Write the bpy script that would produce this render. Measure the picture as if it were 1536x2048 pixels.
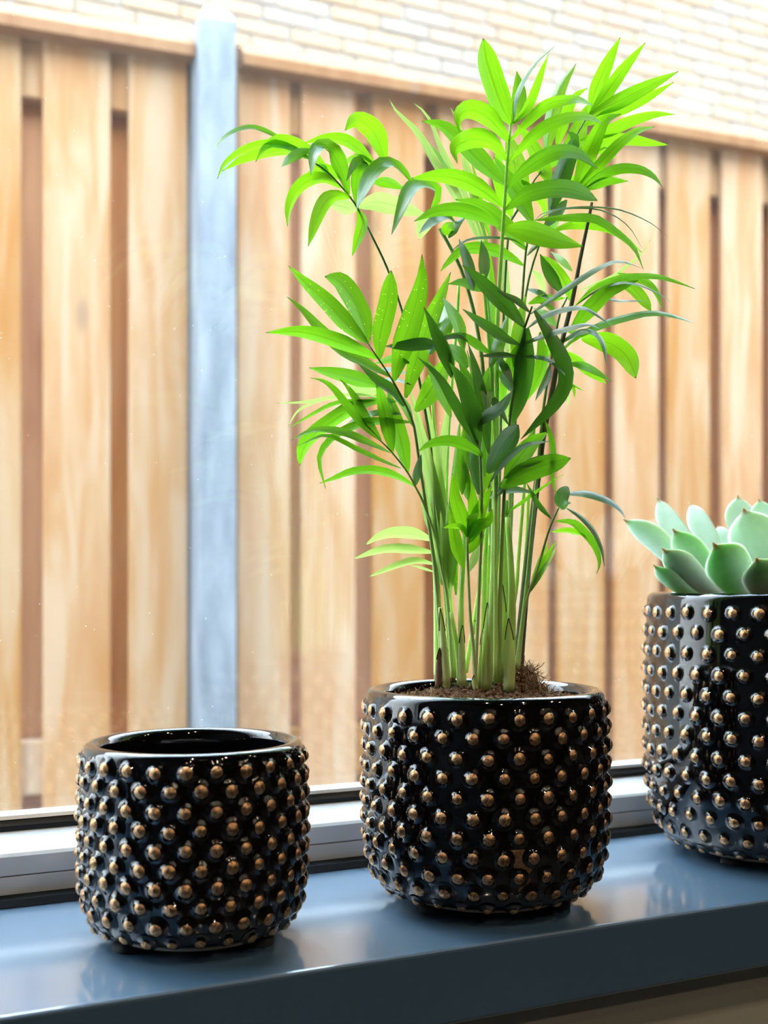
import bpy, bmesh, math, random
from mathutils import Vector, Matrix, noise
random.seed(11)
scene = bpy.context.scene
for o in list(bpy.data.objects):
    bpy.data.objects.remove(o)
COL = scene.collection

# ------------------------------------------------------------------ camera
cam_d = bpy.data.cameras.new('camera')
cam = bpy.data.objects.new('camera', cam_d)
COL.objects.link(cam)
cam.location = (0, 0, 1.036)
YAW = math.radians(25.95)                       # looks to the right of the window's normal
cam.rotation_euler = (math.pi/2, 0, -YAW)
cam_d.sensor_fit = 'VERTICAL'
cam_d.sensor_height = 36
cam_d.lens = 36*2400/2048
cam_d.shift_y = (1160-1024)/2048
cam_d.clip_start = .02
cam_d.dof.use_dof = True
cam_d.dof.focus_distance = .685
cam_d.dof.aperture_fstop = 8.5
scene.camera = cam

# ------------------------------------------------------------------ sky, lamps, exposure
world = bpy.data.worlds.new('overcast_sky')
scene.world = world
world.use_nodes = True
wn = world.node_tree
wn.nodes.clear()
wo = wn.nodes.new('ShaderNodeOutputWorld')
wb = wn.nodes.new('ShaderNodeBackground')
wr = wn.nodes.new('ShaderNodeValToRGB')
wt = wn.nodes.new('ShaderNodeTexCoord')
ws = wn.nodes.new('ShaderNodeSeparateXYZ')
wn.links.new(wt.outputs['Generated'], ws.inputs[0])
wn.links.new(ws.outputs['Z'], wr.inputs[0])
wr.color_ramp.elements[0].position = 0.0
wr.color_ramp.elements[0].color = (.88, .94, 1.0, 1)
wr.color_ramp.elements[1].position = 1.0
wr.color_ramp.elements[1].color = (.60, .79, 1.0, 1)
wn.links.new(wr.outputs[0], wb.inputs['Color'])
# an overcast sky is about three times as bright overhead as at the horizon
wm = wn.nodes.new('ShaderNodeMapRange')
wm.inputs['From Min'].default_value = 0
wm.inputs['From Max'].default_value = 1
wm.inputs['To Min'].default_value = 14.0/3
wm.inputs['To Max'].default_value = 14.0
wn.links.new(ws.outputs['Z'], wm.inputs['Value'])
wn.links.new(wm.outputs[0], wb.inputs['Strength'])
wn.links.new(wb.outputs[0], wo.inputs[0])

sd = bpy.data.lights.new('hazy_sun', 'SUN')
sd.energy = 1.5
sd.angle = math.radians(12)
sd.color = (1.0, .95, .86)
so = bpy.data.objects.new('hazy_sun', sd)
COL.objects.link(so)
sun_dir = Vector((.25, -.62, -1.0)).normalized()      # travels down and into the room
so.rotation_euler = sun_dir.to_track_quat('-Z', 'Y').to_euler()
so.location = (0, 4, 6)

for i, (lx, ly) in enumerate([(-.15, -.35), (.75, -.45), (1.65, -.4), (-.15, -1.5), (.75, -1.4), (2.3, -.9)]):
    ld = bpy.data.lights.new('ceiling_spot', 'AREA')
    ld.shape = 'DISK'
    ld.size = .04
    ld.energy = 3.2
    ld.color = (1.0, .80, .58)
    lo = bpy.data.objects.new('ceiling_spot', ld)
    COL.objects.link(lo)
    lo.location = (lx, ly, 2.585)

vs = scene.view_settings
vs.view_transform = 'Standard'
vs.look = 'None'
vs.gamma = 1
vs.use_curve_mapping = False
vs.exposure = 0.6

# ------------------------------------------------------------------ helpers
def tag(o, label=None, cat=None, group=None, kind=None):
    if label: o['label'] = label
    if cat: o['category'] = cat
    if group: o['group'] = group
    if kind: o['kind'] = kind
    return o

def empty(name, loc=(0, 0, 0), rz=0, parent=None):
    o = bpy.data.objects.new(name, None)
    o.empty_display_size = .02
    COL.objects.link(o)
    o.location = loc
    o.rotation_euler = (0, 0, rz)
    if parent: o.parent = parent
    return o

def obj(name, me, mats=None, parent=None, loc=None, rot=None):
    o = bpy.data.objects.new(name, me)
    COL.objects.link(o)
    if mats is not None and not me.materials:
        for m in (mats if isinstance(mats, (list, tuple)) else [mats]):
            me.materials.append(m)
    if parent: o.parent = parent
    if loc: o.location = loc
    if rot: o.rotation_euler = rot
    return o

def mesh(name, verts, faces, smooth=False, mats_idx=None):
    me = bpy.data.meshes.new(name)
    me.from_pydata([tuple(v) for v in verts], [], faces)
    if smooth:
        me.polygons.foreach_set('use_smooth', [True]*len(me.polygons))
    if mats_idx:
        me.polygons.foreach_set('material_index', mats_idx)
    me.update()
    return me

def box(name, x0, x1, y0, y1, z0, z1, bevel=0.0, segs=2):
    bm = bmesh.new()
    bmesh.ops.create_cube(bm, size=1)
    for v in bm.verts:
        v.co = Vector(((x0+x1)/2+v.co.x*(x1-x0), (y0+y1)/2+v.co.y*(y1-y0), (z0+z1)/2+v.co.z*(z1-z0)))
    if bevel > 0:
        bmesh.ops.bevel(bm, geom=bm.edges[:], offset=bevel, segments=segs, affect='EDGES', profile=.5)
    me = bpy.data.meshes.new(name)
    bm.to_mesh(me)
    bm.free()
    return me

def prism(name, prof, x0, x1):
    """a (y, z) profile swept along x"""
    n = len(prof)
    vs_ = [(x0, y, z) for y, z in prof]+[(x1, y, z) for y, z in prof]
    fs = [(i, (i+1) % n, n+(i+1) % n, n+i) for i in range(n)]
    fs += [tuple(range(n-1, -1, -1)), tuple(range(n, 2*n))]
    me = mesh(name, vs_, fs)
    bm = bmesh.new(); bm.from_mesh(me)
    bmesh.ops.recalc_face_normals(bm, faces=bm.faces[:])
    bm.to_mesh(me); bm.free()
    return me

def lathe(name, prof, n=96, closed=False):
    vs_, fs = [], []
    for r, z in prof:
        for k in range(n):
            a = 2*math.pi*k/n
            vs_.append((r*math.cos(a), r*math.sin(a), z))
    m = len(prof)
    for i in range(m if closed else m-1):
        j = (i+1) % m
        for k in range(n):
            fs.append((i*n+k, i*n+(k+1) % n, j*n+(k+1) % n, j*n+k))
    return mesh(name, vs_, fs, smooth=True)

def spline(P, n):
    """Catmull-Rom through P, n+1 samples evenly spread along its length"""
    Q = [P[0]*2-P[1]]+list(P)+[P[-1]*2-P[-2]]
    raw = []
    for i in range(1, len(Q)-2):
        a, b, c, d = Q[i-1], Q[i], Q[i+1], Q[i+2]
        for s in range(10):
            t = s/10
            raw.append(.5*((2*b)+(c-a)*t+(2*a-5*b+4*c-d)*t*t+(3*b-a-3*c+d)*t**3))
    raw.append(P[-1].copy())
    cum = [0]
    for i in range(1, len(raw)): cum.append(cum[-1]+(raw[i]-raw[i-1]).length)
    out, par, j = [], [], 0
    for k in range(n+1):
        L = cum[-1]*k/n
        while j < len(cum)-2 and cum[j+1] < L: j += 1
        w = (L-cum[j])/max(1e-9, cum[j+1]-cum[j])
        out.append(raw[j].lerp(raw[j+1], min(1, w)))
        par.append((j+w)/(len(raw)-1))
    return out, par

def tube(name, pts, radii, sides=8, cap=True):
    """a round tapering stem along pts"""
    vs_, fs = [], []
    n = len(pts)
    up = Vector((.3, .9, .1)).normalized()
    for i, p in enumerate(pts):
        T = (pts[min(i+1, n-1)]-pts[max(i-1, 0)]).normalized()
        a = T.cross(up).normalized()
        b = T.cross(a)
        for k in range(sides):
            q = 2*math.pi*k/sides
            vs_.append(p+(a*math.cos(q)+b*math.sin(q))*radii[i])
    for i in range(n-1):
        for k in range(sides):
            fs.append((i*sides+k, i*sides+(k+1) % sides, (i+1)*sides+(k+1) % sides, (i+1)*sides+k))
    if cap:
        fs.append(tuple(range(sides-1, -1, -1)))
        fs.append(tuple(range((n-1)*sides, n*sides)))
    return mesh(name, vs_, fs, smooth=True)

# ------------------------------------------------------------------ materials
class NT:
    def __init__(s, name):
        s.m = bpy.data.materials.new(name)
        s.m.use_nodes = True
        s.t = s.m.node_tree
        s.t.nodes.clear()
        s.out = s.n('ShaderNodeOutputMaterial')
    def n(s, typ, **kw):
        x = s.t.nodes.new(typ)
        for k, v in kw.items(): setattr(x, k, v)
        return x
    def l(s, a, b): s.t.links.new(a, b)
    def bsdf(s, color=(.5, .5, .5), rough=.5, metal=0, spec=.5, coat=0):
        b = s.n('ShaderNodeBsdfPrincipled')
        b.inputs['Base Color'].default_value = (*color, 1)
        b.inputs['Roughness'].default_value = rough
        b.inputs['Metallic'].default_value = metal
        b.inputs['Specular IOR Level'].default_value = spec
        b.inputs['Coat Weight'].default_value = coat
        b.inputs['Coat Roughness'].default_value = .04
        s.l(b.outputs[0], s.out.inputs[0])
        s.b = b
        return b
    def coords(s, scale=(1, 1, 1), kind='Object'):
        c = s.n('ShaderNodeTexCoord')
        mp = s.n('ShaderNodeMapping')
        mp.inputs['Scale'].default_value = scale
        s.l(c.outputs[kind], mp.inputs[0])
        return mp.outputs[0]
    def noise(s, vec, scale=5, detail=4, rough=.5, dist=0):
        x = s.n('ShaderNodeTexNoise')
        x.inputs['Scale'].default_value = scale
        x.inputs['Detail'].default_value = detail
        x.inputs['Roughness'].default_value = rough
        x.inputs['Distortion'].default_value = dist
        s.l(vec, x.inputs['Vector'])
        return x
    def ramp(s, fac, stops):
        r = s.n('ShaderNodeValToRGB')
        e = r.color_ramp.elements
        while len(e) < len(stops): e.new(.5)
        for i, (p, c) in enumerate(stops):
            e[i].position = p
            e[i].color = (*c, 1) if len(c) == 3 else c
        s.l(fac, r.inputs[0])
        return r.outputs[0]
    def mixc(s, fac, a, b, mode='MIX'):
        x = s.n('ShaderNodeMix', data_type='RGBA', blend_type=mode)
        for val, sock in ((fac, x.inputs[0]), (a, x.inputs[6]), (b, x.inputs[7])):
            if hasattr(val, 'is_linked'): s.l(val, sock)
            elif isinstance(val, (int, float)): sock.default_value = val
            else: sock.default_value = (*val, 1)
        return x.outputs[2]
    def math(s, op, a, b=0.0):
        x = s.n('ShaderNodeMath', operation=op)
        for val, sock in ((a, x.inputs[0]), (b, x.inputs[1])):
            if hasattr(val, 'is_linked'): s.l(val, sock)
            else: sock.default_value = val
        return x.outputs[0]
    def bump(s, h, strength=.3, dist=.002, to=None):
        x = s.n('ShaderNodeBump')
        x.inputs['Strength'].default_value = strength
        x.inputs['Distance'].default_value = dist
        s.l(h, x.inputs['Height'])
        s.l(x.outputs[0], (to or s.b).inputs['Normal'])
        return x

def simple(name, color, rough=.5, **kw):
    t = NT(name); t.bsdf(color, rough, **kw); return t.m

def m_wood(name, light, mid, orange, rough=.7):
    t = NT(name)
    b = t.bsdf(rough=rough, spec=.25)
    info = t.n('ShaderNodeObjectInfo')
    c = t.n('ShaderNodeTexCoord')
    off = t.n('ShaderNodeVectorMath', operation='MULTIPLY_ADD')
    comb = t.n('ShaderNodeCombineXYZ')
    for k in range(3): t.l(info.outputs['Random'], comb.inputs[k])
    t.l(comb.outputs[0], off.inputs[0])
    off.inputs[1].default_value = (37, 11, 53)
    t.l(c.outputs['Object'], off.inputs[2])
    mp = t.n('ShaderNodeMapping'); mp.inputs['Scale'].default_value = (1, 1, .10)
    t.l(off.outputs[0], mp.inputs[0])
    n1 = t.noise(mp.outputs[0], 22, 4, .55, .6)
    mp2 = t.n('ShaderNodeMapping'); mp2.inputs['Scale'].default_value = (1, 1, .30)
    t.l(off.outputs[0], mp2.inputs[0])
    n2 = t.noise(mp2.outputs[0], 8, 3, .5, .4)
    col = t.ramp(n1.outputs[0], [(.37, light), (.50, mid), (.62, orange)])
    col = t.mixc(t.math('MULTIPLY', n2.outputs[0], .55), col, t.ramp(n2.outputs[0], [(.35, orange), (.65, light)]))
    # knots
    vo = t.n('ShaderNodeTexVoronoi'); vo.inputs['Scale'].default_value = 5.0
    mp3 = t.n('ShaderNodeMapping'); mp3.inputs['Scale'].default_value = (1, .0, .38)
    t.l(off.outputs[0], mp3.inputs[0]); t.l(mp3.outputs[0], vo.inputs['Vector'])
    k = t.ramp(vo.outputs['Distance'], [(.03, (1, 1, 1)), (.09, (0, 0, 0))])
    col = t.mixc(t.math('MULTIPLY', k, .6), col, (.20, .12, .07))
    # each board has its own shade
    hv = t.n('ShaderNodeHueSaturation')
    t.l(t.math('ADD', t.math('MULTIPLY', info.outputs['Random'], .3), .85), hv.inputs['Value'])
    t.l(t.math('ADD', t.math('MULTIPLY', info.outputs['Random'], -.3), 1.05), hv.inputs['Saturation'])
    t.l(col, hv.inputs['Color'])
    t.l(hv.outputs[0], b.inputs['Base Color'])
    t.bump(n1.outputs[0], .25, .002)
    return t.m
M_wood = m_wood('fence_wood', (.40, .265, .155), (.36, .185, .066), (.33, .135, .027))
M_cap = m_wood('cap_wood', (.25, .12, .042), (.225, .097, .028), (.195, .075, .016))
M_wood_back = m_wood('fence_wood_back', (.60, .25, .06), (.53, .19, .032), (.45, .14, .018))

def m_concrete():
    t = NT('concrete'); b = t.bsdf(rough=.85, spec=.2)
    v = t.coords((1, 1, .25))
    n1 = t.noise(v, 14, 5, .6)
    n2 = t.noise(t.coords((1, 1, 1)), 160, 3, .6)
    col = t.ramp(n1.outputs[0], [(.35, (.125, .145, .17)), (.65, (.235, .26, .29))])
    t.l(t.mixc(.25, col, n2.outputs[0], 'OVERLAY'), b.inputs['Base Color'])
    t.bump(n2.outputs[0], .3, .001)
    return t.m
M_concrete = m_concrete()

def m_brick():
    t = NT('pale_brick'); b = t.bsdf(rough=.9, spec=.15)
    info = t.n('ShaderNodeObjectInfo')
    geo = t.n('ShaderNodeNewGeometry')
    r = t.math('FRACT', t.math('ADD', info.outputs['Random'], geo.outputs['Random Per Island']))
    base = t.ramp(r, [(0, (.285, .20, .13)), (.35, (.285, .22, .15)), (.6, (.265, .197, .143)), (.8, (.235, .20, .168)), (1, (.29, .243, .188))])
    n1 = t.noise(t.coords(), 60, 4, .6)
    t.l(t.mixc(.3, base, n1.outputs[0], 'OVERLAY'), b.inputs['Base Color'])
    t.bump(n1.outputs[0], .4, .003)
    return t.m
M_brick = m_brick()
M_mortar = simple('mortar', (.225, .218, .205), .95, spec=.1)

def m_ground():
    t = NT('paving'); b = t.bsdf(rough=.85)
    n = t.noise(t.coords(), 9, 6, .6)
    t.l(t.ramp(n.outputs[0], [(.3, (.16, .155, .15)), (.7, (.24, .235, .225))]), b.inputs['Base Color'])
    return t.m
M_ground = m_ground()

def m_paint(name, c, rough, bs=400, bstr=.12):
    t = NT(name); b = t.bsdf(c, rough, spec=.4)
    n = t.noise(t.coords(), bs, 3, .6)
    t.bump(n.outputs[0], bstr, .001)
    return t.m
M_wall = m_paint('olive_grey_wall_paint', (.45, .43, .36), .8)
M_room = m_paint('room_paint', (.035, .034, .032), .85)
M_ceil = m_paint('ceiling_paint', (.04, .039, .037), .9)
M_floor = simple('dark_floor', (.04, .035, .03), .6)
M_pvc = m_paint('white_plastic', (.78, .80, .83), .32, 90, .03)
M_gasket = simple('black_rubber', (.012, .013, .015), .45)
M_seam = simple('seam_grey', (.16, .16, .16), .6)
M_alu = simple('pale_spacer', (.62, .66, .70), .35, metal=.6)

def m_sill():
    t = NT('sill_lacquer'); b = t.bsdf((.054, .128, .218), .5, spec=1.0, coat=1.0)
    b.inputs['Coat Roughness'].default_value = .075
    b.inputs['Coat IOR'].default_value = 1.65
    v = t.coords((1, 1, 1))
    n = t.noise(v, 700, 2, .5)
    n2 = t.noise(v, 60, 3, .5)
    bp = t.bump(t.math('ADD', t.math('MULTIPLY', n.outputs[0], .6), n2.outputs[0]), .05, .001)
    t.l(bp.outputs[0], b.inputs['Coat Normal'])
    return t.m
M_sill = m_sill()

def m_glass():
    """a clear pane: mirror reflection by the Fresnel term, the rest passes; a film of dust and dried specks"""
    t = NT('window_glass')
    fr = t.n('ShaderNodeFresnel')
    gg = t.n('ShaderNodeNewGeometry')          # same reflectance from either side of each face
    t.l(t.math('SUBTRACT', 1.5, t.math('MULTIPLY', gg.outputs['Backfacing'], 1.5-1/1.5)), fr.inputs['IOR'])
    tr = t.n('ShaderNodeBsdfTransparent'); tr.inputs['Color'].default_value = (.985, .99, .985, 1)
    gl = t.n('ShaderNodeBsdfGlossy'); gl.inputs['Roughness'].default_value = 0.0
    m1 = t.n('ShaderNodeMixShader')
    t.l(fr.outputs[0], m1.inputs[0]); t.l(tr.outputs[0], m1.inputs[1]); t.l(gl.outputs[0], m1.inputs[2])
    df = t.n('ShaderNodeBsdfDiffuse'); df.inputs['Color'].default_value = (.85, .86, .87, 1)
    tl = t.n('ShaderNodeBsdfTranslucent'); tl.inputs['Color'].default_value = (.85, .86, .87, 1)
    m2 = t.n('ShaderNodeMixShader'); m2.inputs[0].default_value = .5
    t.l(df.outputs[0], m2.inputs[1]); t.l(tl.outputs[0], m2.inputs[2])
    v = t.coords()
    vo = t.n('ShaderNodeTexVoronoi'); vo.inputs['Scale'].default_value = 190; t.l(v, vo.inputs['Vector'])
    wn_ = t.n('ShaderNodeTexWhiteNoise'); t.l(vo.outputs['Position'], wn_.inputs['Vector'])
    keep = t.math('GREATER_THAN', wn_.outputs['Value'], .955)
    dot = t.math('LESS_THAN', vo.outputs['Distance'], .065)
    specks = t.math('MULTIPLY', t.math('MULTIPLY', keep, dot), .55)
    film = t.noise(v, 6, 4, .55)
    f = t.ramp(film.outputs[0], [(.35, (.003, .003, .003)), (.75, (.013, .013, .013))])
    tot = t.math('MAXIMUM', specks, f)
    m3 = t.n('ShaderNodeMixShader')
    t.l(tot, m3.inputs[0]); t.l(m1.outputs[0], m3.inputs[1]); t.l(m2.outputs[0], m3.inputs[2])
    t.l(m3.outputs[0], t.out.inputs[0])
    return t.m
M_glass = m_glass()

M_glaze = simple('black_glaze', (.0025, .0025, .003), .04, spec=.6, coat=.4)
def m_gold():
    t = NT('rubbed_gold'); b = t.bsdf((.52, .31, .16), .36, metal=1.0, spec=.5)
    n = t.noise(t.coords((1, .22, 1)), 1500, 4, .65)
    t.l(t.ramp(n.outputs[0], [(.36, (.07, .035, .016)), (.46, (.55, .31, .15)), (.70, (.88, .56, .32))]), b.inputs['Base Color'])
    t.l(t.ramp(n.outputs[0], [(.3, (.25, .25, .25)), (.7, (.45, .45, .45))]), b.inputs['Roughness'])
    t.bump(n.outputs[0], .45, .0008)
    return t.m
M_gold = m_gold()
M_clay = simple('bare_clay', (.55, .50, .44), .8)
M_felt = simple('grey_felt', (.045, .046, .048), .95)

# ------------------------------------------------------------------ the room and its window
def struct(name, me, m, parent=None):
    o = obj(name, me, m, parent)
    if not parent: o['kind'] = 'structure'
    return o
SX0, SX1 = -1.1, 2.7
SZ = .85
struct('floor', box('floor', -1.5, 3.2, -2.8, .545, -.1, 0), M_floor)
struct('ceiling', box('ceiling', -1.6, 3.3, -2.9, .80, 2.6, 2.72), M_ceil)
struct('wall_back', box('wall_back', -1.6, 3.3, -2.9, -2.8, 0, 2.6), M_room)
struct('wall_right', box('wall_right', 3.2, 3.3, -2.8, .545, 0, 2.6), M_room)
struct('wall_left', box('wall_left', -1.6, -1.5, -2.8, .545, 0, 2.6), m_paint('pale_blue_wall_paint', (.07, .09, .12), .8))
# window wall: below the sill, beside and above the window
struct('wall_window', box('wall_window', -1.6, 3.3, .545, .80, 0, .811), M_wall)
struct('wall_window_left', box('wall_window_left', -1.6, SX0, .545, .80, .811, 2.6), M_room)
struct('wall_window_right', box('wall_window_right', SX1, 3.3, .545, .80, .811, 2.6), M_room)
struct('wall_window_lintel', box('wall_window_lintel', SX0, SX1, .545, .80, 2.42, 2.6), M_room)

sill = obj('window_sill', box('window_sill', SX0, SX1, .530, .7165, .811, SZ, .0022, 3), M_sill)
tag(sill, 'dark blue-grey lacquered window sill that carries the three studded pots', 'window sill')
sill['kind'] = 'thing'

win = empty('window_1', (0, 0, SZ)); win['kind'] = 'structure'
obj('outer_frame', prism('outer_frame', [(.7165, .0045), (.7165, .0142), (.7175, .0148), (.80, .0148), (.80, .0045)], SX0, SX1), M_pvc, win)
obj('seam', prism('seam', [(.7172, .0142), (.7172, .0160), (.80, .0160), (.80, .0142)], SX0, SX1), M_seam, win)
obj('bottom_rail', prism('bottom_rail', [(.7165, .0155), (.7165, .0262), (.7180, .0280), (.7340, .0372), (.7355, .0374), (.80, .0374), (.80, .0155)], SX0, SX1), M_pvc, win)
obj('gasket', prism('gasket', [(.7345, .0374), (.7345, .0405), (.7375, .0440), (.7385, .0440), (.7385, .0374)], SX0, SX1), M_gasket, win)
obj('glazing_bead', prism('glazing_bead', [(.7362, .0440), (.7372, .0462), (.7385, .0468), (.7385, .0440)], SX0, SX1), M_alu, win)
obj('sealing_strip', prism('sealing_strip', [(.7030, .0004), (.7060, .0040), (.7163, .0046), (.7163, .0004)], SX0, SX1), simple('dark_sealant', (.012, .015, .019), .8, spec=.2), win)
obj('sash_stile', box('sash_stile', SX0, SX0+.07, .7165, .80, .0374, 1.57, .004), M_pvc, win)
obj('sash_stile', box('sash_stile', SX1-.07, SX1, .7165, .80, .0374, 1.57, .004), M_pvc, win)
obj('top_rail', box('top_rail', SX0+.07, SX1-.07, .7165, .80, 1.50, 1.57, .004), M_pvc, win)
for y in (.7388, .7588):
    obj('glass_pane', box('glass_pane', SX0+.06, SX1-.06, y, y+.004, .0405, 1.51), M_glass, win)
obj('spacer_bar', box('spacer_bar', SX0+.07, SX1-.07, .7430, .7586, .0376, .0440), M_alu, win)

# ------------------------------------------------------------------ outside: ground, fence, post, brick house wall
struct('ground', box('ground', -8, 12, .80, 9, -.12, 0), M_ground)

FA = math.radians(-4.05)
FO = (.8086, 2.498, 0)
LIP_Z = 2.169
def fence_panel(label, boards, ux0, ux1):
    root = empty('wooden_fence', FO, FA)
    tag(root, label, 'fence', 'fence panels either side of the concrete post')
    for a, b in boards:
        obj('plank', box('plank', -(b-a)/2, (b-a)/2, 0, .016, -1.02, 1.02, .003, 1), M_wood, root, ((a+b)/2, random.uniform(-.0015, .0015), 1.135))
    edges = [ux0]+[x for ab in boards for x in ab]+[ux1]
    for i in range(0, len(edges), 2):
        a, b = edges[i], edges[i+1]
        if b-a < .012: continue
        a -= .045; b += .045
        a = max(a, ux0+.002); b = min(b, ux1-.002)
        obj('rear_plank', box('rear_plank', -(b-a)/2, (b-a)/2, 0, .016, -1.0, 1.0, .003, 1), M_wood_back, root, ((a+b)/2, .062, 1.13))
    for z0, z1 in ((2.030, 2.152), (.592, .705)):
        obj('rail', box('rail', ux0+.001, ux1-.001, .0165, .061, z0, z1, .003, 1), M_wood, root)
    cap = [(-.046, LIP_Z-.024), (-.046, LIP_Z), (-.006, LIP_Z+.038), (.055, LIP_Z+.038), (.095, LIP_Z), (.095, LIP_Z-.024)]
    obj('cap_rail', prism('cap_rail', cap, ux0+.001, ux1-.001), M_cap, root)
    return root
left_boards = [(-1.42, -1.285), (-1.25, -1.115), (-1.08, -.945), (-.912, -.778), (-.738, -.603), (-.564, -.405), (-.361, -.223), (-.185, -.057)]
left_boards = [(-1.27, -1.135), (-1.10, -.965), (-.93, -.79), (-.753, -.60), (-.562, -.403), (-.360, -.223), (-.185, -.060)]
right_boards = [(.050, .170), (.197, .326), (.367, .496), (.531, .666), (.692, .824), (.849, .982), (1.011, 1.143), (1.169, 1.299), (1.335, 1.464), (1.497, 1.63), (1.66, 1.79), (1.825, 1.955), (1.99, 2.12), (2.15, 2.28), (2.31, 2.44)]
fence_panel('light timber fence panel of vertical boards left of the grey concrete post', left_boards, -1.30, -.053)
fence_panel('long light timber fence panel right of the concrete post and behind the palm', right_boards, .050, 2.47)
post = empty('fence_post', FO, FA)
tag(post, 'grey-blue concrete fence post with a pale pointed cap between the fence panels', 'post')
obj('shaft', box('shaft', -.051, .0275, -.075, .050, 0, 2.222, .006, 2), M_concrete, post)
def pyramid():
    r0 = [(-.047, -.071), (.0235, -.071), (.0235, .046), (-.047, .046)]
    cx, cy = -.012, -.012
    rings = [(1, 2.2215), (.97, 2.227), (.62, 2.250), (.22, 2.266), (.02, 2.270)]
    v = [(cx+(x-cx)*s, cy+(y-cy)*s, z) for s, z in rings for x, y in r0]
    f = [(i*4+k, i*4+(k+1) % 4, i*4+4+(k+1) % 4, i*4+4+k) for i in range(4) for k in range(4)]+[(3, 2, 1, 0), (16, 17, 18, 19)]
    return mesh('post_cap', v, f)
obj('post_cap', pyramid(), simple('pale_concrete', (.55, .555, .56), .8), post)

hw = obj('wall_outdoor', box('wall_outdoor', -3.5, 9, 4.362, 4.56, 0, 4.0), M_mortar)
hw['kind'] = 'structure'
brick_me = box('brick', -.105, .105, 0, .02, -.026, .026, .004, 1)
rest_v, rest_f = [], []
cube_f = [(0, 1, 2, 3), (7, 6, 5, 4), (0, 4, 5, 1), (1, 5, 6, 2), (2, 6, 7, 3), (3, 7, 4, 0)]
for row in range(26, 64):
    z = .031+row*.0625
    for c in range(-14, 40):
        x = c*.221+(.1105 if row % 2 else 0)+random.uniform(-.004, .004)+(.055 if row % 4 > 1 else 0)
        zmin = 2.93+.03*(x-.6)
        zmax = 3.12+.215*(x-.6)
        if -.0 < x < 4.55 and zmin < z < zmax:
            obj('brick', brick_me, M_brick, hw, (x, 4.352-random.uniform(0, .004), z), (random.uniform(-.01, .01), 0, random.uniform(-.008, .008)))
        else:
            b = len(rest_v); y = 4.354-random.uniform(0, .003)
            rest_v += [(x-.105, y, z-.026), (x+.105, y, z-.026), (x+.105, y, z+.026), (x-.105, y, z+.026),
                       (x-.105, y+.012, z-.026), (x+.105, y+.012, z-.026), (x+.105, y+.012, z+.026), (x-.105, y+.012, z+.026)]
            rest_f += [tuple(b+i for i in q) for q in cube_f]
o = obj('brickwork', mesh('brickwork', rest_v, rest_f), M_brick, hw)
o['kind'] = 'stuff'

# ------------------------------------------------------------------ studded pots
def stud_mesh():
    prof = [(.0, 3.25), (1.2, 3.08), (2.2, 2.62), (3.05, 1.92), (3.7, 1.22), (4.4, .62), (5.2, .18), (6.0, -.10)]
    n = 14
    v = [(0, 0, prof[0][1])]; f = []; mi = []
    for r, h in prof[1:]:
        for k in range(n):
            a = 2*math.pi*k/n
            v.append((r*math.cos(a), r*math.sin(a), h))
    for k in range(n):
        f.append((0, 1+k, 1+(k+1) % n)); mi.append(1)
    for i in range(len(prof)-2):
        for k in range(n):
            a, b = 1+i*n, 1+(i+1)*n
            f.append((a+k, b+k, b+(k+1) % n, a+(k+1) % n)); mi.append(1 if i < 2 else 0)
    v = [(x/1000, y/1000, z/1000) for x, y, z in v]
    me = mesh('stud', v, f, smooth=True, mats_idx=mi)
    me.materials.append(M_glaze); me.materials.append(M_gold)
    return me
STUD = stud_mesh()

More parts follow.
